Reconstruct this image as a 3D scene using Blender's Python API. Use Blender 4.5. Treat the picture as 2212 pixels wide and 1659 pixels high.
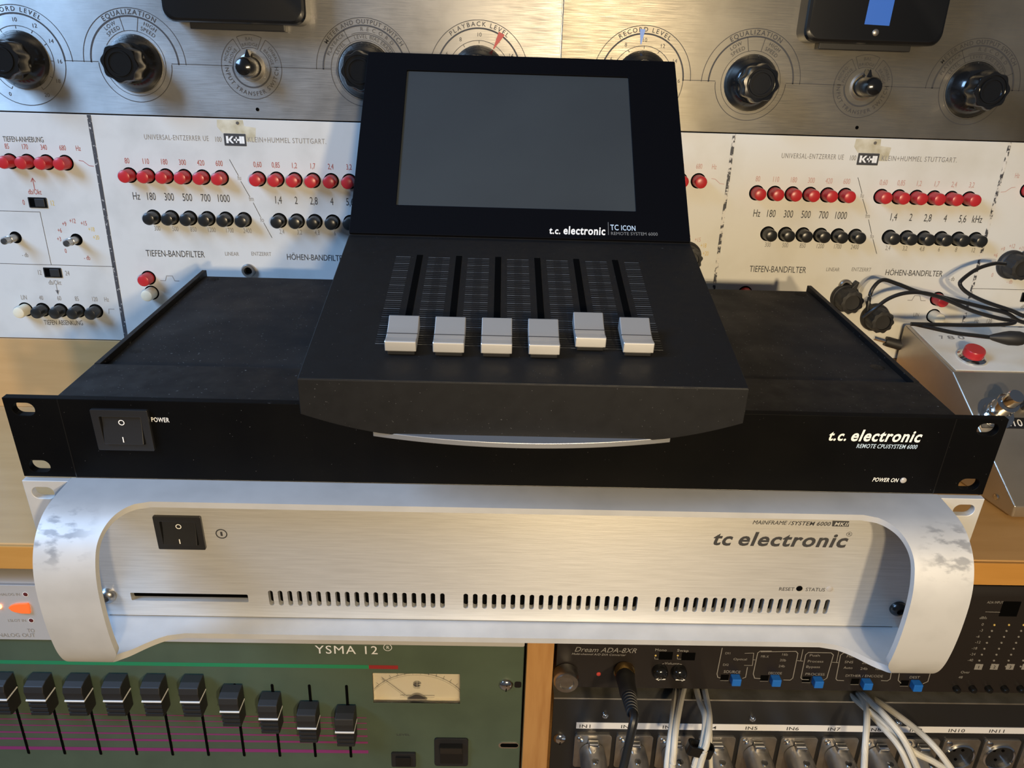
import bpy, bmesh, math, random
from mathutils import Matrix, Vector
from mathutils.geometry import delaunay_2d_cdt
random.seed(7)
PI = math.pi
for o in list(bpy.data.objects): bpy.data.objects.remove(o, do_unlink=True)
scene = bpy.context.scene
COL = scene.collection

# ---------------------------------------------------------------- camera
IW, IH = 2212, 1659
CX, CY, CZ, YAW, PITCH, ROLL, FPX = -9.204, -339.21, 282.04, 0.02487, 0.38607, 0.03170, 1661.07
D = 265.48            # front plane of the upper equipment rack (mm, world y)
LR = 72.0             # front plane of the lower equipment rack
TAU = 0.06573         # the stacked units lean forward a little
CAMP = Vector((CX, CY, CZ))
CF = Vector((math.sin(YAW)*math.cos(PITCH), math.cos(YAW)*math.cos(PITCH), -math.sin(PITCH)))
_r = Vector((math.cos(YAW), -math.sin(YAW), 0)); _u = _r.cross(CF)
CR = _r*math.cos(ROLL)+_u*math.sin(ROLL); CU = -_r*math.sin(ROLL)+_u*math.cos(ROLL)
cd = bpy.data.cameras.new('camera'); co = bpy.data.objects.new('camera', cd); COL.objects.link(co)
cd.sensor_fit = 'HORIZONTAL'; cd.sensor_width = 36; cd.lens = FPX/IW*36; cd.clip_start = 0.01
m3 = Matrix((CR, CU, -CF)).transposed().to_4x4(); m3.translation = CAMP*0.001
co.matrix_world = m3; scene.camera = co

# ---------------------------------------------------------------- light
scene.view_settings.view_transform = 'Standard'; scene.view_settings.look = 'None'
scene.view_settings.gamma = 1; scene.view_settings.use_curve_mapping = False
scene.view_settings.exposure = 0.62
w = bpy.data.worlds.new('room_light'); scene.world = w; w.use_nodes = True
w.node_tree.nodes['Background'].inputs[0].default_value = (0.42, 0.48, 0.60, 1)
w.node_tree.nodes['Background'].inputs[1].default_value = 0.10
def area(name, loc, target, size, power, col, sizey=None):
    l = bpy.data.lights.new(name, 'AREA'); l.energy = power; l.color = col; l.size = size
    if sizey: l.shape = 'RECTANGLE'; l.size_y = sizey
    o = bpy.data.objects.new(name, l); COL.objects.link(o); o.location = loc
    o.rotation_euler = (Vector(target)-Vector(loc)).to_track_quat('-Z', 'Y').to_euler()
    return o
def bulb(name, loc, r, power, col):
    l = bpy.data.lights.new(name, 'POINT'); l.energy = power; l.color = col; l.shadow_soft_size = r
    o = bpy.data.objects.new(name, l); COL.objects.link(o); o.location = loc
    return o
WARM = (1.0, 0.785, 0.49)
bulb('room_lamp', (0.072, -0.70, 0.275), 0.018, 9.0, WARM)
bulb('room_lamp', (0.200, -0.70, 0.305), 0.018, 11.0, WARM)
area('window_daylight', (-1.15, -0.50, 0.98), (-0.1, 0.15, 0.10), 0.5, 18, (0.34, 0.59, 1.0), 0.65)

# ---------------------------------------------------------------- frames, things, mesh builder
def rayv(q): return CF + CR*((q[0]-IW/2)/FPX) - CU*((q[1]-IH/2)/FPX)
class Frame:
    """M: frame (x right, y into the surface, z up along it; mm) -> world mm"""
    def __init__(s, M): s.M = M; s.I = M.inverted()
    def px(s, q, y=0.0):
        o = s.I @ CAMP; v = s.I.to_3x3() @ rayv(q)
        t = (y-o.y)/v.y; p = o+v*t
        return p.x, p.z
    def pz(s, q, z):
        o = s.I @ CAMP; v = s.I.to_3x3() @ rayv(q)
        t = (z-o.z)/v.z; p = o+v*t
        return p.x, p.y
def TR(x, y, z): return Matrix.Translation((x, y, z))
STACK = TR(0, 0, 88.9) @ Matrix.Rotation(TAU, 4, 'X') @ TR(0, 0, -88.9)
def crop(ox, oy, s): return lambda x, y: (ox+x/s, oy+y/s)

class Thing(Frame):
    def __init__(s, name, label, cat, M, group=None):
        Frame.__init__(s, M)
        o = bpy.data.objects.new(name, None); COL.objects.link(o); o.empty_display_size = 0.02
        mm = M.copy(); mm.translation = M.translation*0.001; o.matrix_world = mm
        s.o = o; props(o, label, cat, group)
    def rel(s, fr): return s.I @ fr.M
def props(o, label=None, cat=None, group=None, kind=None):
    if label: o['label'] = label
    if cat: o['category'] = cat
    if group: o['group'] = group
    if kind: o['kind'] = kind

class MB:
    def __init__(s, T=None): s.v = []; s.f = []; s.T = T
    def add(s, vs, fs, T=None):
        T = T or s.T; n = len(s.v)
        s.v += [tuple(T @ Vector(p)) if T else tuple(p) for p in vs]
        s.f += [tuple(i+n for i in f) for f in fs]
        return s
    def box(s, x0, x1, y0, y1, z0, z1, T=None):
        v = [(x0,y0,z0),(x1,y0,z0),(x1,y1,z0),(x0,y1,z0),(x0,y0,z1),(x1,y0,z1),(x1,y1,z1),(x0,y1,z1)]
        return s.add(v, [(3,2,1,0),(4,5,6,7),(0,1,5,4),(1,2,6,5),(2,3,7,6),(3,0,4,7)], T)
    def prism(s, poly, a, b, axis='y', T=None):
        """poly in the two other axes (x,z for y; y,z for x; x,y for z), extruded a..b"""
        n = len(poly)
        def P(p, t):
            return (p[0], t, p[1]) if axis == 'y' else ((t, p[0], p[1]) if axis == 'x' else (p[0], p[1], t))
        v = [P(p, a) for p in poly]+[P(p, b) for p in poly]
        f = [tuple(range(n)), tuple(range(2*n-1, n-1, -1))]+[(i, i+n, (i+1) % n+n, (i+1) % n) for i in range(n)]
        return s.add(v, f, T)
    def loft(s, rings, T=None, cap=True):
        n = len(rings[0]); v = [p for r in rings for p in r]; f = []
        for k in range(len(rings)-1):
            for i in range(n):
                j = (i+1) % n
                f.append((k*n+i, k*n+j, (k+1)*n+j, (k+1)*n+i))
        if cap: f += [tuple(range(n-1, -1, -1)), tuple((len(rings)-1)*n+i for i in range(n))]
        return s.add(v, f, T)
    def lathe(s, prof, x=0, z=0, n=24, T=None, wave=None, cap=True, y0=0):
        """prof: (radius, height outward) about the -y axis at x,z"""
        rings = []
        for r, h, *wv in prof:
            a = wv[0] if wv else 0
            rings.append([(x+r*(1+a*math.cos(wave*t))*math.cos(t) if wave else x+r*math.cos(t), y0-h,
                           z+r*(1+a*math.cos(wave*t))*math.sin(t) if wave else z+r*math.sin(t))
                          for t in [2*PI*i/n for i in range(n)]])
        return s.loft(rings, T, cap)
    def tube(s, pts, r, n=10, sub=6, T=None, smooth=True):
        P = [Vector(p) for p in pts]
        if smooth and len(P) > 2:
            Q = []; E = [P[0]*2-P[1]]+P+[P[-1]*2-P[-2]]
            for i in range(1, len(E)-2):
                for k in range(sub):
                    t = k/sub; a, b, c, d = E[i-1], E[i], E[i+1], E[i+2]
                    Q.append(0.5*((2*b)+(c-a)*t+(2*a-5*b+4*c-d)*t*t+(3*b-a-3*c+d)*t**3))
            Q.append(P[-1]); P = Q
        rings = []; up = Vector((0.123, 0.2, 1)).normalized()
        for i, p in enumerate(P):
            d = (P[min(i+1, len(P)-1)]-P[max(i-1, 0)]).normalized()
            a = d.cross(up); a = a.normalized() if a.length > 1e-4 else d.orthogonal().normalized()
            b = d.cross(a); rr = r(i/(len(P)-1)) if callable(r) else r
            rings.append([tuple(p+a*rr*math.cos(2*PI*k/n)+b*rr*math.sin(2*PI*k/n)) for k in range(n)])
        return s.loft(rings, T)
    def plate(s, outer, holes, y0, y1, T=None):
        """flat plate with holes; outer and holes are (x,z) loops"""
        loops = [outer]+holes; vs = []; fs = []
        for L in loops:
            n = len(vs); vs += [Vector(p) for p in L]; fs.append(list(range(n, n+len(L))))
        ov, oe, of, *_ = delaunay_2d_cdt(vs, [], fs, 1, 1e-4)
        def inside(p, L):
            c = False; j = len(L)-1
            for i in range(len(L)):
                if (L[i][1] > p[1]) != (L[j][1] > p[1]) and p[0] < (L[j][0]-L[i][0])*(p[1]-L[i][1])/(L[j][1]-L[i][1])+L[i][0]: c = not c
                j = i
            return c
        tri = []
        for f in of:
            c = sum((ov[i] for i in f), Vector((0, 0)))/len(f)
            if inside(c, outer) and not any(inside(c, h) for h in holes): tri.append(tuple(f))
        n = len(ov)
        v = [(p.x, y0, p.y) for p in ov]+[(p.x, y1, p.y) for p in ov]
        f = list(tri)+[tuple(i+n for i in reversed(t)) for t in tri]
        cnt = {}
        for t in tri:
            for i in range(len(t)):
                e = (t[i], t[(i+1) % len(t)]); cnt[tuple(sorted(e))] = cnt.get(tuple(sorted(e)), [])+[e]
        for k, e in cnt.items():
            if len(e) == 1: a, b = e[0]; f.append((b, a, a+n, b+n))
        return s.add(v, f, T)
    # --- flat print, lying just proud of the plane y=0
    def line(s, pts, w, y=-0.12, T=None, closed=False):
        P = [Vector(p) for p in pts]; n = len(P); v = []
        for i, p in enumerate(P):
            a = P[i-1] if (i > 0 or closed) else P[i]; b = P[(i+1) % n] if (i < n-1 or closed) else P[i]
            d1 = (p-a); d2 = (b-p)
            d1 = d1.normalized() if d1.length > 1e-9 else d2.normalized(); d2 = d2.normalized() if d2.length > 1e-9 else d1
            t = (d1+d2); t = t.normalized() if t.length > 1e-6 else d1
            nn = Vector((-t.y, t.x)); k = w/2/max(0.4, nn.dot(Vector((-d1.y, d1.x))))
            v += [(p.x+nn.x*k, y, p.y+nn.y*k), (p.x-nn.x*k, y, p.y-nn.y*k)]
        f = [(2*i, 2*i+1, 2*i+3, 2*i+2) for i in range(n-1)]
        if closed: f.append((2*n-2, 2*n-1, 1, 0))
        return s.add(v, f, T)
    def arc(s, x, z, r, a0, a1, w, y=-0.12, T=None):
        n = max(6, int(abs(a1-a0)/5)); full = abs(a1-a0) >= 359.9
        return s.line([(x+r*math.sin(math.radians(a0+(a1-a0)*i/n)), z+r*math.cos(math.radians(a0+(a1-a0)*i/n))) for i in range(n if full else n+1)], w, y, T, full)
    def poly(s, pts, y=-0.12, T=None): return s.add([(p[0], y, p[1]) for p in pts], [tuple(range(len(pts)))], T)
    def disc(s, x, z, r, y=-0.12, n=20, T=None): return s.poly([(x+r*math.cos(2*PI*i/n), z+r*math.sin(2*PI*i/n)) for i in range(n)], y, T)
    def build(s, name, mat, parent=None, bevel=0, seg=2, smooth=35, kind=None, label=None):
        me = bpy.data.meshes.new(name); me.from_pydata([(a*0.001, b*0.001, c*0.001) for a, b, c in s.v], [], s.f)
        bm = bmesh.new(); bm.from_mesh(me)
        bmesh.ops.remove_doubles(bm, verts=bm.verts, dist=1e-6)
        if bevel:
            es = [e for e in bm.edges if len(e.link_faces) == 2 and e.calc_face_angle(0) > 0.6]
            bmesh.ops.bevel(bm, geom=es, offset=bevel*0.001, segments=seg, affect='EDGES', profile=0.5, clamp_overlap=True)
        bmesh.ops.recalc_face_normals(bm, faces=bm.faces)
        bm.to_mesh(me); bm.free()
        for p in me.polygons: p.use_smooth = True
        me.set_sharp_from_angle(angle=math.radians(12 if (bevel and smooth == 35) else smooth))
        me.materials.append(M[mat])
        o = bpy.data.objects.new(name, me); COL.objects.link(o)
        if parent is not None: o.parent = parent.o if isinstance(parent, Thing) else parent
        if kind is None and name in ('printed_legend', 'fader_scale', 'meter_scale', 'badge_lettering', 'switch_marks'): kind = 'stuff'
        props(o, label, None, None, kind)
        return o
def solo(mb, name, mat, label, cat, Mw, group=None, **k):
    """a thing that is one mesh; mesh given in Mw-local mm"""
    o = mb.build(name, mat, None, **k); mm = Mw.copy(); mm.translation = Mw.translation*0.001; o.matrix_world = mm
    props(o, label, cat, group); return o
def twin(o, parent, loc=(0, 0, 0), name=None):
    c = o.copy(); COL.objects.link(c); c.parent = parent.o if isinstance(parent, Thing) else parent
    c.location = [a*0.001 for a in loc]; return c
def struct(mb, name, mat):
    o = mb.build(name, mat); o['kind'] = 'structure'; return o
def rrect(x0, x1, z0, z1, r, n=5):
    P = []
    for cx, cz, a in ((x1-r, z1-r, 0), (x0+r, z1-r, 90), (x0+r, z0+r, 180), (x1-r, z0+r, 270)):
        for i in range(n+1):
            t = math.radians(a+90*i/n); P.append((cx+r*math.cos(t), cz+r*math.sin(t)))
    return P

# ---------------------------------------------------------------- lettering from the built-in font
GL = {}
def make_glyphs():
    chars = sorted(set('ABCDEFGHIJKLMNOPQRSTUVWXYZabcdefghijklmnopqrstuvwxyz0123456789.,-+/()®<>Ö:'))
    tmp = []
    for wgt, off in ((0, 0.0), (1, 0.010), (2, 0.026)):
        for ch in chars+['|']:
            for body in ((ch, ch+'|') if ch != '|' else ('|',)):
                c = bpy.data.curves.new('glyph', 'FONT'); c.body = body; c.size = 1; c.offset = off; c.resolution_u = 3; c.fill_mode = 'FRONT'
                o = bpy.data.objects.new('glyph', c); COL.objects.link(o); tmp.append((wgt, ch, body, o))
    dg = bpy.context.evaluated_depsgraph_get(); dg.update()
    raw = {}
    for wgt, ch, body, o in tmp:
        e = o.evaluated_get(dg); me = e.to_mesh()
        raw[(wgt, body)] = ([(v.co.x, v.co.y) for v in me.vertices], [tuple(p.vertices) for p in me.polygons]); e.to_mesh_clear()
    for wgt in (0, 1, 2):
        bar = min(p[0] for p in raw[(wgt, '|')][0]); bw = max(p[0] for p in raw[(wgt, '|')][0])-bar
        H = max(p[1] for p in raw[(0, 'H')][0])
        for ch in chars:
            v, f = raw[(wgt, ch)]
            adv = max(p[0] for p in raw[(wgt, ch+'|')][0])-bw-bar
            GL[(wgt, ch)] = ([(a/H, b/H) for a, b in v], f, adv/H+(0, .05, .075)[wgt])
        GL[(wgt, ' ')] = ([], [], 0.42)
    for wgt, ch, body, o in tmp:
        c = o.data; bpy.data.objects.remove(o, do_unlink=True); bpy.data.curves.remove(c)
make_glyphs()
def twidth(t, wgt, track=0): return sum(GL[(wgt, c)][2]+track for c in t)-track
def text(mb, t, x, z, h, width=None, align='l', wgt=0, shear=0, track=0, rot=0, y=-0.13, T=None, sx=None):
    tw = twidth(t, wgt, track)
    k = sx if sx else (width/(tw*h) if width else 1.0)
    tot = tw*h*k; cur = {'l': 0, 'c': -tot/2, 'r': -tot}[align]
    cr, sr = math.cos(rot), math.sin(rot)
    for ch in t:
        v, f, adv = GL[(wgt, ch)]
        if v:
            pts = [(cur+(a+shear*b)*h*k, b*h) for a, b in v]
            mb.add([(x+a*cr-b*sr, y, z+a*sr+b*cr) for a, b in pts], f, T)
        cur += (adv+track)*h*k
def ptext(mb, fr, t, q0, q1, hpx, T=None, **k):
    """text between two baseline pixels on the plane y=0 of a frame, cap height in pixels"""
    a = Vector(fr.px(q0)); b = Vector(fr.px(q1)); m = ((q0[0]+q1[0])/2, (q0[1]+q1[1])/2)
    h = fr.px((m[0], m[1]-hpx))[1]-fr.px(m)[1]
    d = b-a
    text(mb, t, a.x, a.y, h, width=d.length, rot=math.atan2(d.y, d.x), T=T, **k)
def atext(mb, t, x, z, r, amid, h, wgt=0, sx=1.0, track=0.1, inward=False, T=None, y=-0.13):
    tot = twidth(t, wgt, track)*h*sx; cur = -tot/2
    for ch in t:
        v, f, adv = GL[(wgt, ch)]; c = cur+adv*h*sx/2
        if v:
            if not inward:
                a = math.radians(amid)+c/(r+h/2); px, pz = x+r*math.sin(a), z+r*math.cos(a); rot = -a
            else:
                a = math.radians(amid)-c/(r-h/2); px, pz = x+r*math.sin(a), z+r*math.cos(a); rot = PI-a
            cr, sr = math.cos(rot), math.sin(rot); o = -adv*h*sx/2
            mb.add([(px+(o+p*h*sx)*cr-q*h*sr, y, pz+(o+p*h*sx)*sr+q*h*cr) for p, q in v], f, T)
        cur += (adv+track)*h*sx

# ---------------------------------------------------------------- materials
M = {}
def mat(name, col, rough=0.5, metal=0.0, col2=None, nscale=60, stretch=(1, 1, 1), lo=0.4, hi=0.65, bump=0.0, bscale=400, bstretch=(1, 1, 1),
        rvar=0.0, aniso=0.0, tangent=None, emit=0, ecol=None, coat=0, spec=None, alpha=1, trans=0, det=4, specks=None, marks=None):
    m = bpy.data.materials.new(name); m.use_nodes = True; nt = m.node_tree; b = nt.nodes['Principled BSDF']
    b.inputs['Base Color'].default_value = (*col, 1); b.inputs['Roughness'].default_value = rough; b.inputs['Metallic'].default_value = metal
    if spec is not None: b.inputs['Specular IOR Level'].default_value = spec
    if coat: b.inputs['Coat Weight'].default_value = coat; b.inputs['Coat Roughness'].default_value = 0.1
    if trans: b.inputs['Transmission Weight'].default_value = trans
    if alpha < 1: b.inputs['Alpha'].default_value = alpha
    if emit: b.inputs['Emission Color'].default_value = (*(ecol or col), 1); b.inputs['Emission Strength'].default_value = emit
    tc = nt.nodes.new('ShaderNodeTexCoord')
    def noise(scale, st, detail):
        mp = nt.nodes.new('ShaderNodeMapping'); mp.inputs['Scale'].default_value = st
        nt.links.new(tc.outputs['Object'], mp.inputs['Vector'])
        n = nt.nodes.new('ShaderNodeTexNoise'); n.inputs['Scale'].default_value = scale; n.inputs['Detail'].default_value = detail
        nt.links.new(mp.outputs[0], n.inputs['Vector']); return n
    if col2:
        n = noise(nscale, stretch, det); r = nt.nodes.new('ShaderNodeValToRGB')
        r.color_ramp.elements[0].position = lo; r.color_ramp.elements[1].position = hi
        r.color_ramp.elements[0].color = (*col, 1); r.color_ramp.elements[1].color = (*col2, 1)
        nt.links.new(n.outputs['Fac'], r.inputs[0]); nt.links.new(r.outputs[0], b.inputs['Base Color'])
    def mixin(fac, colr):
        lk = b.inputs['Base Color'].links; mx = nt.nodes.new('ShaderNodeMix'); mx.data_type = 'RGBA'
        if lk: src = lk[0].from_socket; nt.links.new(src, mx.inputs[6])
        else: mx.inputs[6].default_value = (*col, 1)
        mx.inputs[7].default_value = (*colr, 1); nt.links.new(fac, mx.inputs[0]); nt.links.new(mx.outputs[2], b.inputs['Base Color'])
    def math_(op, a, c):
        n = nt.nodes.new('ShaderNodeMath'); n.operation = op
        for i, t_ in enumerate((a, c)):
            if isinstance(t_, (int, float)): n.inputs[i].default_value = t_
            else: nt.links.new(t_, n.inputs[i])
        return n.outputs[0]
    if specks:
        n = noise(specks[0], (1, 1, 1), 1); f_ = math_('GREATER_THAN', n.outputs['Fac'], specks[1]); mixin(math_('MULTIPLY', f_, specks[2]), specks[3])
    if marks:      # worn grip marks on the handle shoulders
        sp = nt.nodes.new('ShaderNodeSeparateXYZ'); nt.links.new(tc.outputs['Object'], sp.inputs[0])
        cl = lambda a: math_('MINIMUM', math_('MAXIMUM', a, 0.0), 1.0)
        m1 = cl(math_('MULTIPLY', math_('SUBTRACT', math_('ABSOLUTE', sp.outputs['X'], 0), 0.191), 90.0))
        m2 = math_('MULTIPLY', cl(math_('MULTIPLY', math_('SUBTRACT', sp.outputs['Z'], 0.066), 120.0)), cl(math_('MULTIPLY', math_('SUBTRACT', 0.0882, sp.outputs['Z']), 400.0)))
        n = noise(220, (0.6, 1.2, 1.2), 8); g = math_('MULTIPLY', math_('SUBTRACT', n.outputs['Fac'], 0.50), 4.0); g = math_('MINIMUM', math_('MAXIMUM', g, 0.0), 0.55)
        mixin(math_('MULTIPLY', math_('MULTIPLY', m1, m2), g), (0.10, 0.11, 0.13))
    if bump or rvar:
        n = noise(bscale, bstretch, 3)
        if bump:
            bp = nt.nodes.new('ShaderNodeBump'); bp.inputs['Strength'].default_value = bump; bp.inputs['Distance'].default_value = 0.0006
            nt.links.new(n.outputs['Fac'], bp.inputs['Height']); nt.links.new(bp.outputs[0], b.inputs['Normal'])
        if rvar:
            mr = nt.nodes.new('ShaderNodeMapRange'); mr.inputs['From Min'].default_value = 0.3; mr.inputs['From Max'].default_value = 0.7
            mr.inputs['To Min'].default_value = max(0.02, rough-rvar); mr.inputs['To Max'].default_value = min(1, rough+rvar)
            nt.links.new(n.outputs['Fac'], mr.inputs['Value']); nt.links.new(mr.outputs[0], b.inputs['Roughness'])
    if aniso:
        b.inputs['Anisotropic'].default_value = aniso
        cv = nt.nodes.new('ShaderNodeCombineXYZ')
        for i in range(3): cv.inputs[i].default_value = (tangent or (1, 0, 0))[i]
        nt.links.new(cv.outputs[0], b.inputs['Tangent'])
    M[name] = m; return m
mat('wood_top', (0.54, 0.325, 0.135), 0.40, col2=(0.50, 0.295, 0.115), nscale=18, stretch=(0.6, 5, 5), bump=0.05, bscale=300)
mat('wood_edge', (0.50, 0.25, 0.06), 0.45, col2=(0.46, 0.225, 0.05), nscale=30, stretch=(0.5, 5, 5))
mat('wood_post', (0.42, 0.22, 0.075), 0.5, col2=(0.36, 0.175, 0.055), nscale=40, stretch=(5, 5, 0.5))
mat('dark_inside', (0.012, 0.011, 0.010), 0.8)
mat('wall_paint', (0.45, 0.40, 0.34), 0.9, col2=(0.40, 0.36, 0.30), nscale=6)
mat('floor_board', (0.22, 0.14, 0.08), 0.6, col2=(0.16, 0.10, 0.05), nscale=8, stretch=(1, 8, 1))
mat('black_anod', (0.0035, 0.0035, 0.004), 0.5, spec=0.22, col2=(0.0055, 0.0053, 0.0053), nscale=25, specks=(800, 0.755, .7, (0.14, 0.14, 0.14)), rvar=0.08, bscale=90)
mat('black_dust', (0.008, 0.008, 0.0085), 0.62, spec=0.22, specks=(800, 0.745, .8, (0.16, 0.16, 0.16)), col2=(0.036, 0.034, 0.032), nscale=14, lo=0.5, hi=0.85, rvar=0.1, bscale=40)
mat('black_gloss', (0.006, 0.006, 0.006), 0.25)
mat('black_plastic', (0.014, 0.014, 0.015), 0.38)
mat('black_rubber', (0.015, 0.014, 0.013), 0.55)
mat('bakelite', (0.008, 0.008, 0.008), 0.16, coat=0.3)
mat('icon_black', (0.0058, 0.0058, 0.0063), 0.55, spec=0.25, specks=(1100, 0.775, .4, (0.12, 0.12, 0.12)), rvar=0.05, bscale=150)
mat('icon_screen', (0.038, 0.045, 0.050), 0.4, col2=(0.034, 0.040, 0.045), nscale=12, spec=0.4)  # grey-blue of the reflected ceiling is put into the base colour
mat('bezel_black', (0.002, 0.0022, 0.0035), 0.55, spec=0.08)
mat('brushed_alu', (0.68, 0.67, 0.645), 0.36, 0.55, col2=(0.59, 0.58, 0.555), nscale=70, stretch=(0.6, 9, 14), lo=0.35, hi=0.7, bump=0.12, bscale=160, bstretch=(0.8, 12, 18), aniso=0.8, tangent=(0, 0, 1))
mat('satin_alu', (0.66, 0.655, 0.64), 0.52, 0.45, col2=(0.60, 0.595, 0.58), nscale=50, rvar=0.06, bscale=60)
mat('handle_alu', (0.56, 0.56, 0.555), 0.58, 0.4, col2=(0.51, 0.51, 0.505), nscale=50, marks=True)
mat('cut_alu', (0.70, 0.66, 0.58), 0.5, 0.8)
mat('fader_metal', (0.66, 0.65, 0.63), 0.42, 0.78)
mat('chrome', (0.72, 0.71, 0.69), 0.12, 1.0)
mat('steel', (0.45, 0.43, 0.40), 0.3, 1.0, col2=(0.38, 0.36, 0.33), nscale=200)
mat('zinc', (0.50, 0.48, 0.43), 0.42, 0.9, col2=(0.36, 0.34, 0.29), nscale=70)
mat('nickel', (0.42, 0.39, 0.35), 0.36, 0.9, col2=(0.34, 0.315, 0.28), nscale=120)
mat('ampex_metal', (0.60, 0.58, 0.545), 0.49, 0.82, col2=(0.36, 0.345, 0.32), nscale=17, lo=0.40, hi=0.66, bump=0.04, rvar=0.12, bscale=260, bstretch=(0.25, 8, 18), aniso=0.85, tangent=(0, 0, 1), det=6)
mat('ampex_metal_stained', (0.44, 0.41, 0.345), 0.47, 0.84, col2=(0.22, 0.20, 0.16), nscale=11, lo=0.40, hi=0.72, bump=0.04, rvar=0.12, bscale=260, bstretch=(0.25, 8, 18), aniso=0.85, tangent=(0, 0, 1), det=7)
mat('enamel', (0.58, 0.58, 0.56), 0.5, col2=(0.46, 0.46, 0.44), nscale=22, lo=0.48, hi=0.75, det=7)
mat('enamel_aged', (0.66, 0.645, 0.59), 0.5, col2=(0.55, 0.52, 0.44), nscale=16, lo=0.5, hi=0.8, det=7)
mat('ink_dark', (0.035, 0.035, 0.038), 0.6)
mat('ink_faded', (0.22, 0.21, 0.20), 0.7)
mat('ink_line', (0.05, 0.05, 0.055), 0.6, col2=(0.45, 0.44, 0.42), nscale=400, lo=0.60, hi=0.66)
mat('ink_worn', (0.05, 0.05, 0.055), 0.6, col2=(0.66, 0.63, 0.57), nscale=260, lo=0.46, hi=0.54)
mat('ink_red', (0.34, 0.06, 0.06), 0.6)
mat('ink_red_faded', (0.52, 0.30, 0.27), 0.6)
mat('ink_yellow', (0.62, 0.46, 0.14), 0.6)
mat('ink_white', (0.80, 0.80, 0.78), 0.5)
mat('ink_blue', (0.48, 0.62, 0.78), 0.5)
mat('ink_grey', (0.16, 0.165, 0.17), 0.6)
mat('ink_grey_dim', (0.060, 0.062, 0.065), 0.6)
mat('button_red', (0.46, 0.022, 0.026), 0.32)
mat('button_black', (0.016, 0.016, 0.015), 0.28)
mat('button_white', (0.72, 0.66, 0.50), 0.4)
mat('hole_black', (0.003, 0.003, 0.003), 0.9, spec=0.0)
mat('black_front', (0.0022, 0.0022, 0.0025), 0.5, spec=0.06, specks=(1000, 0.775, .5, (0.12, 0.12, 0.12)), col2=(0.0032, 0.0031, 0.0031), nscale=25)
mat('base_metal', (0.33, 0.34, 0.36), 0.45, 0.7)
mat('pedal_metal', (0.52, 0.46, 0.38), 0.30, 0.8, col2=(0.42, 0.37, 0.30), nscale=18)
mat('tape_blue', (0.02, 0.13, 0.52), 0.55)
mat('tape_red', (0.48, 0.05, 0.04), 0.5)
mat('tape_skyblue', (0.20, 0.33, 0.66), 0.5)
mat('glue_stain', (0.44, 0.39, 0.26), 0.6, col2=(0.62, 0.58, 0.46), nscale=90)
mat('green_panel', (0.070, 0.098, 0.066), 0.42, col2=(0.060, 0.084, 0.057), nscale=30)
mat('stripe_green', (0.018, 0.20, 0.085), 0.5)
mat('stripe_magenta', (0.20, 0.028, 0.13), 0.5)
mat('stripe_red', (0.26, 0.02, 0.02), 0.5)
mat('meter_face', (0.78, 0.70, 0.52), 0.5)
mat('clear_plastic', (0.9, 0.9, 0.88), 0.08, trans=1.0, alpha=0.35)
mat('silver_panel', (0.56, 0.55, 0.54), 0.42, 0.35)
mat('led_orange', (0.72, 0.13, 0.03), 0.4, emit=0.25, ecol=(1, 0.18, 0.03))
mat('led_lit', (1, 0.25, 0.08), 0.4, emit=9, ecol=(1, 0.22, 0.05))
mat('led_dark', (0.10, 0.02, 0.02), 0.3)
mat('led_clear', (0.36, 0.34, 0.32), 0.25)
mat('prism_panel', (0.016, 0.013, 0.012), 0.45, spec=0.35)
mat('prism_ink', (0.24, 0.23, 0.22), 0.6)
mat('button_blue', (0.01, 0.13, 0.52), 0.4)
mat('gold', (0.62, 0.40, 0.13), 0.25, 1.0)
mat('label_white', (0.72, 0.72, 0.74), 0.5)
mat('cable_white', (0.56, 0.53, 0.46), 0.5, col2=(0.48, 0.45, 0.38), nscale=60)
mat('cable_black', (0.010, 0.010, 0.010), 0.35)
mat('smudge', (0.10, 0.105, 0.12), 0.6)
# ================================================================ room and furniture
struct(MB().box(-2600, 2600, 700, 760, -760, 1700), 'wall_back', 'wall_paint')
struct(MB().box(-2600, 2600, -2600, 760, -800, -760), 'floor', 'floor_board')
DZ = 5.0
desk = Thing('desk', 'honey-coloured wooden studio desk carrying all the equipment', 'desk', TR(0, 0, -760))
T0 = desk.I
MB(T0).box(-900, 960, 64.5, 690, -11, DZ).build('desktop', 'wood_top', desk, bevel=0.8)
MB(T0).box(-900, 960, 62, 64.5, -12, DZ-0.6).build('front_edge_strip', 'wood_edge', desk, bevel=0.4)
MB(T0).box(16.4, 34.2, 64, 640, -760, -11).build('upright', 'wood_post', desk, bevel=0.5)
MB(T0).box(-490, -470, 64, 640, -760, -11).build('upright', 'wood_post', desk, bevel=0.5)
MB(T0).box(521, 540, 64, 640, -760, -11).build('upright', 'wood_post', desk, bevel=0.5)
MB(T0).box(-470, 16.4, 500, 512, -760, -11).box(34.2, 521, 500, 512, -760, -11).build('back_panel', 'dark_inside', desk)
MB(T0).box(-470, 16.4, 66, 500, -470, -452).box(34.2, 521, 66, 500, -470, -452).build('shelf', 'wood_post', desk)

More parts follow.
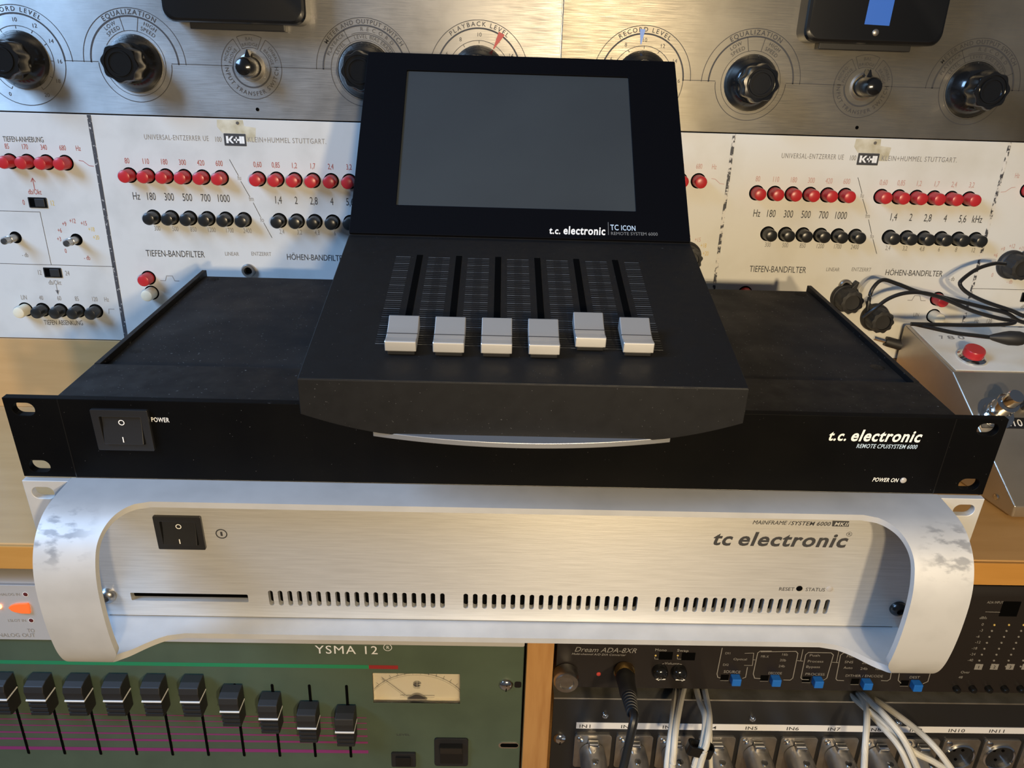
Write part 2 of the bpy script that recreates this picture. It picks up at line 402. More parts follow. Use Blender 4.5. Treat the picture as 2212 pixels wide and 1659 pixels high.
cab = Thing('rack_cabinet', 'wooden open rack cabinet on the desk behind the stacked units', 'rack cabinet', TR(33, 400, DZ))
T0 = cab.I
for x0, x1 in ((-492, -474), (542, 560)):
    MB(T0).box(x0, x1, D+6, 520, DZ, 640).build('side_panel', 'wood_post', cab, bevel=0.8)
MB(T0).box(-492, 560, D+6, 520, 640, 658).build('top_panel', 'wood_post', cab, bevel=0.8)
MB(T0).box(-474, 542, 508, 520, DZ+90, 640).build('back_panel', 'wood_post', cab)
MB(T0).box(-474, 542, D+.5, D+16, DZ, 66.6).build('plinth_board', 'wood_top', cab, bevel=0.5)
for x0 in (-474, 20, 524):
    MB(T0).box(x0, x0+18, D+3.5, D+24, 66.6, 640).build('rack_rail', 'steel', cab)

# ================================================================ upper rack: two equalizers
UXL, UXR, UZT, UH = -207.4, 272.6, 243.6, 176.5
c1 = crop(0, 0, 2.765); c2 = crop(1400, 0, 2.724); c7 = crop(0, 270, 3.687)
def button_mesh():
    m = {}
    for k in ('red', 'black', 'white'):
        mb = MB().lathe([(4.7, 0), (4.7, 9.3), (4.3, 10.4), (3.2, 10.9), (0.6, 11.0)], n=20)
        o = mb.build('push_button', 'button_'+k); m[k] = o.data; bpy.data.objects.remove(o)
    o = MB().arc(0, 0, 5.25, 0, 360, 1.1, y=-.1).build('button_rim', 'hole_black'); m['rim'] = o.data; bpy.data.objects.remove(o)
    return m
BTN = button_mesh()
def button(parent, kind, x, z):
    o = bpy.data.objects.new('push_button', BTN[kind]); COL.objects.link(o); o.parent = parent.o; o.location = (x*0.001, 0, z*0.001)
    r = bpy.data.objects.new('button_rim', BTN['rim']); COL.objects.link(r); r.parent = o
def knob_big(parent, x, z, ang=0, s=1.0):
    """pointer knob with a fluted grip, as on the equalizer"""
    base = MB().lathe([(11.5*s, 0.6), (11.5*s, 3, 0), (10.8*s, 4), (10.2*s, 4.2, .0), (9.6*s, 5), (9.3*s, 15, .07), (8.6*s, 16.6, .06), (6.2*s, 17), (6.0*s, 15.6), (0.5, 15.4)], n=48, wave=10)
    k = base.build('control_knob', 'black_rubber', parent); k.location = (x*0.001, 0, z*0.001)
    p = MB().prism([(-2.2, 9), (2.2, 9), (0.7, 16), (-0.7, 16)], -6.5, -0.8).build('pointer', 'black_rubber', k, bevel=0.4)
    k.rotation_euler = (0, math.radians(ang), 0)
def shaft(parent, x, z):
    s = MB().lathe([(3.0, 0), (3.0, 9), (2.6, 9.2), (2.6, 15.5), (2.1, 16.2), (0.3, 16.3)], n=18).build('bare_shaft', 'steel', parent); s.location = (x*0.001, 0, z*0.001)
    MB().disc(0, 0, 4.7, y=-.1).build('shaft_hole', 'hole_black', s)

def equalizer(cx, label, panel_mat, div_mat, small_ink, red_ink, knobs, wear):
    t = Thing('equalizer_unit', label, 'equalizer', TR(cx, D, UZT-UH), 'passive equalizers in the rack')
    H = UH
    MB().plate(rrect(-241.2, 241.2, 0.3, H-0.3, 1.5, 2), [], 0, 3).build('front_panel', panel_mat, t, bevel=0.3)
    MB().box(-215, 215, 3, 160, 3, H-4).build('chassis', 'steel', t)
    # frames for measuring: the visible half of each unit
    L = Frame(TR(UXL, D, UZT-UH)); R = Frame(TR(UXR, D, UZT-UH))
    dark, small, red, yel = MB(), MB(), MB(), MB()
    def dl(pts, w=0.5, F=L, mb=dark): mb.line([F.px(q) for q in pts], w)
    # dividing lines
    for x in (-105.5, 105.5): MB().line([(x, 0.5), (x, H-0.5)], 2.4 if wear else 3.0).build('divider_line', div_mat, t)
    # badge
    bx, bz = (L.px((508, 302)) if not wear else R.px((1875, 344)))
    MB().poly(rrect(bx-8.2, bx+8.2, bz-4.4, bz+4.4, 0.3, 1)).build('badge', 'ink_dark', t)
    w = MB()
    for x0 in (-6.6, 3.2): w.box(bx+x0, bx+x0+1.7, -.25, -.2, bz-2.6, bz+2.6)
    w.poly([(bx-4.9, bz+.2), (bx-2.6, bz+2.6), (bx-1.0, bz+2.6), (bx-3.2, bz), (bx-1.0, bz-2.6), (bx-2.6, bz-2.6), (bx-4.9, bz-.2)], -.22)
    w.box(bx-1.0, bx+3.2, -.25, -.2, bz-.7, bz+.7).box(bx+.55, bx+1.35, -.25, -.2, bz-2.2, bz+2.2).box(bx+5.0, bx+6.9, -.25, -.2, bz-2.6, bz+2.6)
    w.build('badge_lettering', 'ink_white', t)
    MB().poly([(bx-12, H-1.2), (bx+7, H-.9), (bx+7.5, bz+10), (bx+16, bz+9), (bx+15, bz-1), (bx+8.4, bz-1), (bx+8.4, bz+4.5), (bx-9, bz+4.6), (bx-12.5, bz+9)], -.06).build('glue_stain', 'glue_stain', t)
    MB().lathe([(1.2, 0.2), (1.2, .3)], bx+3, bz+12, 12).build('rivet', 'steel', t)
    ptext(small, L, 'UNIVERSAL-ENTZERRER UE', c1(862, 832), c1(1248, 842), 11, track=.12)
    ptext(small, L, '100', c1(1282, 846), c1(1325, 847), 11)
    ptext(small, L, 'KLEIN+HUMMEL STUTTGART.', c1(1480, 848), c1(1950, 860), 11, track=.1)
    # middle section, buttons
    redL = [(775, 1045), (885, 1048), (995, 1052), (1105, 1055), (1212, 1058), (1322, 1062)]
    def row(q0, q1, n, F):
        a = F.px(q0); b = F.px(q1); z = (a[1]+b[1])/2
        return [(a[0]+(b[0]-a[0])*i/(n-1), z) for i in range(n)]
    cols = {}
    cols['rl'] = row(c1(775, 1045), c1(1322, 1062), 6, L); cols['bl'] = row(c1(918, 1297), c1(1460, 1310), 6, L)
    d = (cols['rl'][5][0]-cols['rl'][0][0])/5
    a = L.px(c1(1545, 1065)); cols['rr'] = [(a[0]+d*i, cols['rl'][0][1]) for i in range(6)]
    a = L.px(c1(1670, 1317)); cols['br'] = [(a[0]+d*i, cols['bl'][0][1]) for i in range(6)]
    for k, v in cols.items():
        for x, z in v:
            button(t, 'red' if k[0] == 'r' else 'black', x, z)
    zr = cols['rl'][0][1]; zb = cols['bl'][0][1]
    rl = ['80', '110', '180', '300', '420', '600']; rr = ['0,60', '0,85', '1,2', '1,7', '2,4', '3,2']
    bl = ['300', '500', '850', '1200', '1700', '2400']; br = ['2,4', '3,2', '4,8', '6', '8', '12']
    for i in range(6):
        text(red, rl[i], cols['rl'][i][0]-0.5, zr+8.6, 4.0, align='c', sx=.62); text(red, rr[i], cols['rr'][i][0], zr+8.6, 4.0, align='c', sx=.62)
        text(small, bl[i], cols['bl'][i][0]+1.5, zb-10.5, 3.6, align='c', sx=.62); text(small, br[i], cols['br'][i][0]+1, zb-10.5, 3.6, align='c', sx=.62)
    zt = L.px(c1(1100, 1200))[1]
    for tx, px_ in (('Hz', 818), ('180', 905), ('300', 1013), ('500', 1121), ('700', 1230), ('1000', 1335)):
        text(dark, tx, L.px(c1(px_, 1200))[0], zt, 5.6, align='c', sx=.62, wgt=0)
    for tx, px_ in (('1,4', 1662), ('2', 1770), ('2,8', 1875), ('4', 1983)):
        text(dark, tx, L.px(c1(px_, 1215))[0], zt, 5.6, align='c', sx=.62)
    text(dark, '5,6', R.px(c2(1845, 1310))[0], zt, 5.6, align='c', sx=.62); text(dark, 'kHz', R.px(c2(1930, 1315))[0], zt, 5.6, align='c', sx=.62)
    for (q0, q1) in (((1370, 952), (1422, 1045)), ((1438, 1082), (1492, 1175)), ((1512, 1210), (1556, 1295)), ((1575, 1330), (1625, 1420))): dl([c1(*q0), c1(*q1)], .4)
    for tx, q in (('fu', (1420, 1075)), ('fm', (1488, 1200)), ('fo', (1555, 1325))):
        x, z = L.px(c1(*q)); text(small, tx, x, z, 3.6, sx=.7)
    ptext(dark, L, 'TIEFEN-BANDFILTER', c1(874, 1530), c1(1224, 1538), 13.5, wgt=0)
    x0 = R.px(c2(1390, 1625)); x1 = R.px(c2(1725, 1640)); text(dark, 'HÖHEN-BANDFILTER', x0[0], L.px(c1(1000, 1532))[1], 4.6, width=x1[0]-x0[0])
    xa = R.px(c2(1045, 1595)); text(small, 'LINEAR', xa[0], xa[1], 3.0, width=R.px(c2(1125, 1595))[0]-xa[0])
    xa = R.px(c2(1195, 1595)); text(small, 'ENTZERRT', xa[0], xa[1], 3.0, width=R.px(c2(1310, 1598))[0]-xa[0])
    # lower part of the middle section
    bl_ = [(L.px((321, 600)), 'red'), (L.px((328, 632)), 'white'), (R.px((2024, 645)), 'red'), (R.px((2016, 682)), 'white')]
    for (x, z), k in bl_:
        button(t, k, x, z)
    x, z = bl_[0][0]; small.line([(x+9, z-2), (x+13, z-2), (x+14.5, z+2), (x+19, z+2), (x+20.5, z-2), (x+24, z-2)], .45)
    x, z = bl_[2][0]; small.line([(x-24, z-2), (x-20.5, z-2), (x-19, z+2), (x-14.5, z+2), (x-13, z-2), (x-9, z-2)], .45)
    x, z = bl_[3][0]; text(small, 'LIN', x-17, z-1, 3.2, sx=.7)
    jx, jz = L.px((538, 584))
    j = MB().lathe([(5.4, 0), (5.4, 2.2), (4.6, 3.0), (3.2, 3.0), (3.0, 0.4), (0.4, .3)], jx, jz, 24).build('switch_bushing', 'nickel', t)
    MB().disc(jx, jz, 2.9, y=-.45).build('bushing_bore', 'hole_black', j)
    # left and right sections (right mirrors left)
    rows = [L.px(c7(85, 290)), L.px(c7(225, 292)), L.px(c7(375, 295)), L.px(c7(525, 300))]
    zr4 = sum(r[1] for r in rows)/4
    low = [L.px(c7(205, 1465)), L.px(c7(342, 1470)), L.px(c7(485, 1475)), L.px(c7(625, 1480)), L.px(c7(765, 1482))]
    zl4 = sum(r[1] for r in low)/5
    for sgn in (-1, 1):
        for r in rows:
            x = r[0] if sgn < 0 else -r[0]; button(t, 'red', x, zr4)
        for i, r in enumerate(low):
            x = r[0] if sgn < 0 else -r[0]; button(t, 'white' if i == 0 else 'black', x, zl4)
        for i, q in enumerate(((303, 618), (422, 1175))):
            x, z = L.px(c7(*q)); x = x if sgn < 0 else -x
            sw = MB().plate(rrect(x-7, x+7, z-4, z+4, .4, 1), [rrect(x-6.2, x+6.2, z-3.3, z+3.3, .3, 1)], -.5, 0).build('slide_switch', 'black_plastic', t)
            MB().box(x-6.2, x+6.2, -.12, -.1, z-3.3, z+3.3).build('switch_recess', 'hole_black', sw)
            MB().box(x-1.8, x+5.6, -1.4, -.2, z-3.0, z+3.0).build('slide_cap', 'black_rubber', sw, bevel=.3)
        for q in ((125, 895), (610, 912)):
            x, z = L.px(c7(*q)); x = x if sgn < 0 else -x
            if knobs: knob_big(t, x, z, 40 if sgn > 0 else -80)
            else: shaft(t, x, z)
        q = L.px(c7(620, 912)); sx_ = 1 if sgn < 0 else -1
        for tx, a, mbx in (('0', -130, red), ('+3', -90, red), ('+6', -62, red), ('+9', -35, red), ('+12', -6, red), ('+15', 28, red), ('+18', 55, yel), ('+20', 82, yel)):
            xx = (q[0] if sgn < 0 else -q[0])+14.5*math.sin(math.radians(a)); text(mbx, tx, xx, q[1]+14.5*math.cos(math.radians(a))-1.6, 3.4, align='c', sx=.62)
        xq = q[0] if sgn < 0 else -q[0]
        text(red, '- db', xq+2, q[1]-16, 3.4, sx=.62); text(small, '- db', xq-46, q[1]-15, 3.4, sx=.62)
        f = (lambda p: p) if sgn < 0 else (lambda p: (-p[0], p[1]))
        dark.line([f((-240, L.px(c7(318, 692))[1])), f(L.px(c7(318, 692))), f(L.px(c7(408, 1112)))], .35)
        dark.line([f((-240, L.px(c7(408, 1112))[1])), f((-105.5, L.px(c7(915, 1128))[1]))], .35)
        zz = zr4+9
        for tx, r in zip(('85', '170', '340', '680'), rows): text(red, tx, f(r)[0]-.5, zz, 3.7, align='c', sx=.6)
        text(red, 'Hz', f((rows[3][0]+11, 0))[0], zz, 3.7, align='c', sx=.6)
        x3 = rows[3][0]
        red.line([f((x3+10, zr4+2)), f((x3+13, zr4+1.6)), f((x3+17, zr4-1.6)), f((x3+20.5, zr4-2))], .4)
        for tx, r in zip(('LIN', '40', '60', '85', '120'), low): text(small, tx, f(r)[0]+.5, zl4+8.2, 3.7, align='c', sx=.6)
        text(small, 'Hz', f((low[4][0]+10, 0))[0], zl4+8.2, 3.7, align='c', sx=.6)
        x4 = low[4][0]; small.line([f((x4+10, zl4-2)), f((x4+10.6, zl4+2)), f((x4+15, zl4+2))], .4)
        if sgn < 0:
            ptext(dark, L, 'TIEFEN-ANHEBUNG', c7(28, 132), c7(352, 138), 11.5); ptext(dark, L, 'TIEFEN ABSENKUNG', c7(355, 1590), c7(665, 1594), 10)
            for tx, q, mbx in (('0', (183, 635), red), ('12', (400, 640), yel), ('12', (300, 1192), small), ('24', (522, 1198), small)):
                x, z = L.px(c7(*q)); text(mbx, tx, x, z, 3.8, sx=.62)
        else:
            text(dark, 'HÖHEN-ANHEBUNG', 172, zz+9, 4.2, align='c', sx=.6); text(dark, 'HÖHEN ABSENKUNG', 172, zl4-12, 3.8, align='c', sx=.6)
        x, z = L.px(c7(280, 552)); text(red, 'db/Okt', f((x, z))[0], z, 3.8, align='c', sx=.62)
        x, z = L.px(c7(440, 1272)); text(small, 'db/Okt', f((x, z))[0], z, 3.8, align='c', sx=.62)
        x, z = L.px(c7(268, 470)); x = f((x, z))[0]; red.line([(x, z-4), (x, z+4)], .5); red.line([(x-1.6, z+1.6), (x, z+4.4), (x+1.6, z+1.6)], .5)
        x, z = L.px(c7(455, 1310)); x = f((x, z))[0]; small.line([(x, z-3), (x, z+4)], .5); small.poly([(x, z-4.5), (x+1.6, z-.5), (x-1.6, z-.5)])
    if knobs:
        for q, a in (((1832, 648), 25), ((1897, 690), -35)):
            x, z = t.px(q, -8); knob_big(t, x, z, a)
    dark.build('printed_legend', 'ink_dark', t); small.build('printed_legend', small_ink, t)
    red.build('printed_legend', red_ink, t); yel.build('printed_legend', 'ink_yellow', t)
    return t
EQL = equalizer(UXL, 'white equalizer panel with two bare metal knob shafts and solid black dividing lines', 'enamel', 'ink_line', 'ink_faded', 'ink_red', False, 0)
EQR = equalizer(UXR, 'yellowed white equalizer panel with black pointer knobs and worn dividing lines', 'enamel_aged', 'ink_worn', 'ink_faded', 'ink_red_faded', True, 1)

# ================================================================ upper rack: two tape recorder amplifiers
AX0, AW, AZ0, AH = 33.4, 447.0, 244.2, 330.0
def amp_knob(parent, x, z, ang):
    k = MB().lathe([(19.6, 0.6), (19.6, 1.6), (17.8, 4.4), (14.6, 10.5), (12.9, 12.0)], n=40).build('control_knob', 'bakelite', parent)
    k.location = (x*0.001, 0, z*0.001)
    MB().lathe([(12.6, 11.0, .055), (12.9, 13.0, .055), (12.6, 25.2, .055), (12.0, 26.2, .05), (10.2, 26.4), (10.0, 25.4), (8.6, 25.4), (8.4, 26.4), (7.2, 26.4), (7.0, 25.6), (.4, 25.6)], n=64, wave=8).build('grip', 'bakelite', k)
    MB().box(-.35, .35, -3.2, -1.6, 15.4, 18.6).build('index_mark', 'ink_white', k)
    k.rotation_euler = (0, math.radians(ang), 0)
def amp_selector(parent, x, z):
    k = MB().lathe([(7.4, .6), (7.4, 4), (7.0, 12), (6.6, 18), (5.4, 20.4), (2.8, 21.6), (.4, 21.8)], n=28).build('selector_knob', 'bakelite', parent)
    k.location = (x*0.001, 0, z*0.001)
    MB().prism([(-3.2, 4), (3.2, 4), (.3, 11.8), (-.3, 11.8)], -9, -1.5).build('pointer', 'bakelite', k, bevel=.3)
    MB().lathe([(9.6, .1), (9.6, 1.2), (8.2, 2.0), (8.0, .4)], n=28).build('collar', 'gold' if x < 0 and parent.o.name.endswith('amplifier') else 'nickel', k)
def amplifier(x0, label, pm, ink, fade):
    t = Thing('tape_recorder_amplifier', label, 'amplifier', TR(x0+AW/2, D, AZ0), 'tape recorder amplifiers in the rack')
    h = AW/2
    MB().plate([(-h+.4, 0), (h-.4, 0), (h-.4, AH), (-h+.4, AH)], [], -.6, 3).build('front_panel', pm, t, bevel=.3)
    MB().box(-200, 200, 3, 170, 6, AH-6).build('chassis', 'steel', t)
    zc = 279.2-AZ0; P = MB(); Y = -.75
    KX = [60-h, 140.5-h, 223.8-h, 305.5-h, 388-h]
    def full(x, z, r, w): P.arc(x, z, r, 0, 360, w, y=Y)
    def tick(x, z, r0, r1, a, w=.4):
        s_, c_ = math.sin(math.radians(a)), math.cos(math.radians(a)); P.line([(x+r0*s_, z+r0*c_), (x+r1*s_, z+r1*c_)], w, Y)
    for i in (0, 4):
        x = KX[i]; P.arc(x, zc, 36, -90, 90, .45, Y); P.arc(x, zc, 30.6, -90, 90, 1.1, Y); P.arc(x, zc, 30.6, 90, 270, .45, Y); P.arc(x, zc, 22.6, -150, 150, .4, Y)
        atext(P, 'RECORD LEVEL' if i == 0 else 'PLAYBACK LEVEL', x, zc, 32.0, 0, 2.9, 1, y=Y, track=.28)
        for n in range(0, 21, 2):
            a = (n-10)*15; s_, c_ = math.sin(math.radians(a)), math.cos(math.radians(a))
            text(P, str(n), x+26.6*s_, zc+26.6*c_-1.4, 2.6, align='c', y=Y); tick(x, zc, 20.6, 22.6, a)
        amp_knob(t, x, zc, (-12, 25, 0, 0, -20)[i])
    x = KX[1]; P.arc(x, zc, 36.4, -90, 90, .45, Y); P.arc(x, zc, 31.2, -90, 90, 1.1, Y); P.arc(x, zc, 26, 90, 270, .45, Y); P.arc(x, zc, 21.8, 0, 360, .35, Y)
    atext(P, 'EQUALIZATION', x, zc, 32.4, 0, 3.1, 1, y=Y, track=.16)
    for a, (u1, u2) in ((-30, ('LOW', 'SPEED')), (30, ('HIGH', 'SPEED'))):
        atext(P, u1, x, zc, 27.2, a, 2.5, y=Y); atext(P, u2, x, zc, 23.4, a, 2.5, y=Y)
    for a in (-12, 12): tick(x, zc, 21.8, 31, a)
    amp_knob(t, x, zc, 8)
    x = KX[2]
    P.arc(x, zc, 21.6, 90, 270, .45, Y); P.arc(x, zc, 13.6, 90, 270, 1.1, Y)
    for a0, a1, l1, l2 in ((-90, -32, 'MICRO-', 'PHONE'), (-24, 24, 'BAL', 'BRIDGE'), (32, 90, 'UNBAL', 'BRIDGE')):
        P.arc(x, zc, 21.6, a0, a1, .45, Y); P.arc(x, zc, 13.2, a0, a1, .45, Y)
        for a in (a0, a1):
            if abs(a) != 90: tick(x, zc, 13.2, 21.6, a)
        atext(P, l1, x, zc, 17.8, (a0+a1)/2, 2.1, y=Y); atext(P, l2, x, zc, 14.3, (a0+a1)/2, 2.1, y=Y)
    atext(P, 'INPUT TRANSFER SWITCH', x, zc, 19.2, 180, 2.7, 1, y=Y, inward=True, track=.16)
    amp_selector(t, x, zc)
    x = KX[3]; P.arc(x, zc, 35, -90, 90, .45, Y); P.arc(x, zc, 30, -90, 90, 1.1, Y); P.arc(x, zc, 24.4, 0, 360, .45, Y); P.arc(x, zc, 25.4, -20, 60, .35, Y); P.arc(x, zc, 20.5, 0, 360, .3, Y)
    atext(P, 'METER AND OUTPUT SWITCH', x, zc, 31.2, 0, 2.8, 1, y=Y, track=.1)
    atext(P, 'PLAYBACK', x, zc, 26.4, -50, 2.4, y=Y); atext(P, 'LEVEL', x, zc, 21.6, -50, 2.3, y=Y)
    atext(P, 'RECORD', x, zc, 26.4, 22, 2.5, y=Y, track=.9); atext(P, 'LEVEL BIAS ERASE', x, zc, 21.6, 20, 2.3, y=Y)
    tick(x, zc, 20.5, 30, -28); tick(x, zc, 20.5, 30, 66)
    amp_knob(t, x, zc, -4)
    # base line between the legends
    edges = [(-h+1, KX[0]-30.6), (KX[0]+30.6, KX[1]-26), (KX[1]+26, KX[2]-13.6), (KX[2]+13.6, KX[3]-24.4), (KX[3]+24.4, KX[4]-30.6), (KX[4]+30.6, h-1)]
    for a, b in edges:
        if b > a: P.line([(a, zc+.6), (b, zc+.6)], .4, Y)
    P.build('printed_legend', ink, t)
    # moving-coil meter in its black case
    mx, mz = 220-h, 307-AZ0
    if fade: mx = 217.5-h
    b = MB(); w2 = 49
    rings = []
    for y, gr in ((-.6, 0), (-15.5, 0), (-17.6, -.8), (-18.4, -2.4)):
        rings.append([(mx+px_, y, mz+pz_) for px_, pz_ in rrect(-w2-gr, w2+gr, 0-gr, 92+gr, 8, 6)])
    mc = b.loft(rings).build('meter_case', 'black_gloss', t, smooth=20)
    MB().box(mx-34, mx+32, -9, -.7, mz-4, mz+2).build('terminal_cover', 'black_plastic', t, bevel=.6)
    if fade:
        tx = MB().poly([(mx-8.6, mz+12.5), (mx+9.0, mz+12.0), (mx+9.6, mz+34), (mx-7.8, mz+34)], -18.6).build('tape_strip', 'tape_blue', mc)
        MB().lathe([(2.3, 18.3), (2.3, 18.9), (1.6, 19.4), (.3, 19.5)], mx+.3, mz+7.5, 16).build('screw', 'nickel', mc)
    MB().lathe([(1.3, .62), (1.3, .8)], KX[2]+1.5, 6.3, 12).build('screw_hole', 'hole_black', t)
    return t, KX, zc
AL, KXA, ZC = amplifier(AX0-AW, 'clean brushed steel tape recorder amplifier panel with large knobs', 'ampex_metal', 'ink_dark', False)
AR, KXA, ZC = amplifier(AX0, 'stained brushed steel tape recorder amplifier panel with faded lettering', 'ampex_metal_stained', 'ink_dark', True)
def wedge(t, q0, q1, w, m):
    a = Vector(t.px(q0)); b = Vector(t.px(q1)); d = (b-a).normalized(); n = Vector((-d.y, d.x))
    MB().poly([tuple(a+n*w), tuple(a-n*w), tuple(b-n*.3), tuple(b+n*.3)], -.9).build('marker_tape', m, t)
wedge(AL, (1084, 72), (1066, 106), 2.4, 'tape_red'); wedge(AR, (1388, 63), (1384, 96), 2.0, 'tape_skyblue')
# ================================================================ mainframe (silver, two rack units, with handles)
def slot_loop(x, z, w, h, n=6): return rrect(x-w/2, x+w/2, z-h/2, z+h/2, min(w, h)/2-.01, n)
mf = Thing('mainframe_unit', 'silver two-unit audio mainframe with big wrap-around front handles', 'audio mainframe', STACK)
PY = -3.0                       # panel front
F = Frame(STACK @ TR(0, PY, 0))
holes = []
VX = []
for a, b in ((-126.5, -34.6), (-22.0, 69.8), (82.3, 174.8)):
    VX += [a+(b-a)*i/18 for i in range(19)]
for x in VX: holes.append(slot_loop(x, 16.2, 2.5, 10.2, 4))
holes.append(rrect(-201.1, -138.8, 13.1, 18.3, .4, 1))
holes.append(rrect(-179.6, -156.6, 49.0, 68.9, .4, 1))
MB(TR(0, PY, 0)).plate([(-219, 2.9), (219, 2.9), (219, 84.6), (-219, 84.6)], holes, 0, 3.4).build('front_panel', 'brushed_alu', mf)
for sgn in (-1, 1):
    a, b = sorted((sgn*241.3, sgn*215))
    hs = [slot_loop(sgn*232.5, 88.1-7.2, 11, 6.8), slot_loop(sgn*232.5, 7.2, 11, 6.8)]
    MB(TR(0, PY, 0)).plate([(a, .2), (b, .2), (b, 88), (a, 88)], hs, .4, 4.2).build('rack_ear', 'satin_alu', mf, bevel=.25)
MB().box(-217, 217, 1.2, 248, .6, 88.3).build('chassis', 'satin_alu', mf, bevel=.6)
MB().box(-215, 215, .45, 1.1, 8, 24).build('vent_backing', 'hole_black', mf)
MB().box(-203, -137, .45, 1.1, 10, 20).build('slot_backing', 'hole_black', mf)
for x in (-185, 185):
    MB(TR(x, 225, .6) @ Matrix.Rotation(PI/2, 4, 'X')).lathe([(9, -12.0), (9, 0)], n=20).build('foot', 'black_rubber', mf)
# the bent plate that forms top lip, handles and bottom lip
prof = [(0.5, 88.4), (-8, 88.4), (-18.5, 88.1), (-25, 87.0), (-30, 85.0), (-35, 81.6), (-39, 77.4), (-42.2, 72), (-44.6, 65.5), (-46.0, 58), (-46.6, 50), (-46.8, 42), (-46.6, 34), (-46, 26), (-44.8, 18), (-42.6, 11), (-39.2, 5.6), (-34.6, 1.8), (-29, -.6), (-22, -1.4), (-15, -1.5), (-7, -1.5), (0.5, -1.5)]
_p = [Vector(p) for p in prof]; _e = [_p[0]*2-_p[1]]+_p+[_p[-1]*2-_p[-2]]; prof = []; SUB = 4
for i in range(1, len(_e)-2):
    for k in range(SUB):
        t = k/SUB; a, b, c, d = _e[i-1], _e[i], _e[i+1], _e[i+2]
        prof.append(tuple(0.5*((2*b)+(c-a)*t+(2*a-5*b+4*c-d)*t*t+(3*b-a-3*c+d)*t**3)))
prof.append(tuple(_p[-1])); kc0, kc1 = 2*SUB, 20*SUB
A = [0]
for i in range(1, len(prof)): A.append(A[-1]+math.dist(prof[i], prof[i-1]))
def inner(k):
    if k <= kc0 or k >= kc1: return 0
    a = A[k]-A[kc0]; b = A[kc1]-A[k]
    t = 190.0
    if a < 28: t = 172+18*math.sqrt(max(0, 1-(1-a/28)**2))
    if b < 18: t = 170+26*(b/18)**.48
    elif b < 24: t = 196+.9*math.sin((b-18)/6*PI/2)
    elif b < 40: t = 190+6.9*(.5+.5*math.cos((b-24)/16*PI))
    return t
vs, fs = [], []; NS = 7; XP = [0, 55, 110]
grid = []
for k in range(len(prof)):
    x0 = inner(k); row = []
    if k in (kc0,): base = 172
    elif k in (kc1,): base = 170
    elif x0 == 0: base = 172 if k < 40 else 170
    else: base = x0
    for x in ((XP+[base]) if x0 == 0 else [base]): row.append(x)
    row += [base+(218.3-base)*i/NS for i in range(1, NS+1)]
    grid.append(row)
def bracket():
    mb = MB()
    for sgn in (1, -1):
        idx = []
        for k, row in enumerate(grid):
            ids = []
            for x in row: mb.v.append((sgn*x, prof[k][0], prof[k][1])); ids.append(len(mb.v)-1)
            idx.append(ids)
        for k in range(len(prof)-1):
            a, b = idx[k], idx[k+1]
            if len(a) != len(b):
                n = min(len(a), len(b)); a, b = a[-n:], b[-n:]
            for i in range(len(a)-1): mb.f.append((a[i], a[i+1], b[i+1], b[i]))
    return mb
bo = bracket().build('handle_frame', 'handle_alu', mf, smooth=50)
sm = bo.modifiers.new('thickness', 'SOLIDIFY'); sm.thickness = 0.0034; sm.offset = -1; sm.use_even_offset = True
es = bo.modifiers.new('crisp_edges', 'EDGE_SPLIT'); es.split_angle = math.radians(40)
bmh = bmesh.new(); bmh.from_mesh(bo.data)        # make the outside face outward
bmesh.ops.recalc_face_normals(bmh, faces=bmh.faces)
f0 = max(bmh.faces, key=lambda f: f.calc_center_median().z)
if f0.normal.z < 0: bmesh.ops.reverse_faces(bmh, faces=bmh.faces)
bmh.to_mesh(bo.data); bmh.free()
for p_ in bo.data.polygons: p_.use_smooth = True
bo.data.set_sharp_from_angle(angle=math.radians(50))
# power rocker
def rocker(parent, T, w, h, bez):
    s_ = MB(T).plate(rrect(-w/2, w/2, -h/2, h/2, .6, 2), [rrect(-w/2+bez, w/2-bez, -h/2+bez, h/2-bez, .5, 2)], -1.6, 2).build('power_switch', 'black_plastic', parent, bevel=.25)
    rw, rh = w/2-bez-.5, h/2-bez-.5
    MB(T).prism([(3.0, -rh), (-2.8, -rh), (-1.6, -rh*.3), (-.8, rh*.35), (-.4, rh), (3.0, rh)], -rw, rw, 'x').build('rocker', 'black_plastic', s_, bevel=.3)
    pr = MB(T); pr.arc(0, rh*.58, 1.25, 0, 360, .42, y=-1.0); pr.line([(0, -rh*.85), (0, -rh*.42)], .5, -2.62)
    pr.build('switch_marks', 'ink_white', s_)
rocker(mf, TR(-168.1, PY, 59.0), 24.0, 20.4, 3.0)
P = MB(TR(0, PY, 0)); px_, pz_ = F.px((478.5, 1153)); P.arc(px_, pz_, 2.7, 0, 360, .6); P.line([(px_, pz_-1.3), (px_, pz_+1.3)], 1.1)
cM = crop(980, 1080, 2.1686)
ptext(P, F, 'MAINFRAME', cM(1398, 113), cM(1557, 116), 8.3, shear=.2); ptext(P, F, '/', cM(1567, 116), cM(1575, 116), 8.3, shear=.2)
ptext(P, F, 'SYSTEM 6000', cM(1577, 117), cM(1763, 121), 8.3, wgt=1, shear=.2)
ptext(P, F, 'tc', cM(1208, 208), cM(1300, 212), 27.5, wgt=2, shear=.18); ptext(P, F, 'electronic', cM(1325, 211), cM(1838, 221), 28, wgt=2, shear=.18)
x, z = F.px(cM(1853, 160)); P.arc(x, z, 1.35, 0, 360, .18); text(P, 'R', x-.6, z-.75, 1.5)
ptext(P, F, 'RESET', cM(1521, 424), cM(1594, 425), 7.2); ptext(P, F, 'STATUS', cM(1646, 426), cM(1738, 428), 7.2)
q = [F.px(cM(*a)) for a in ((1772, 123), (1850, 125), (1853, 99), (1775, 97))]
P.poly(q, y=-.1); P.build('printed_legend', 'ink_dark', mf)
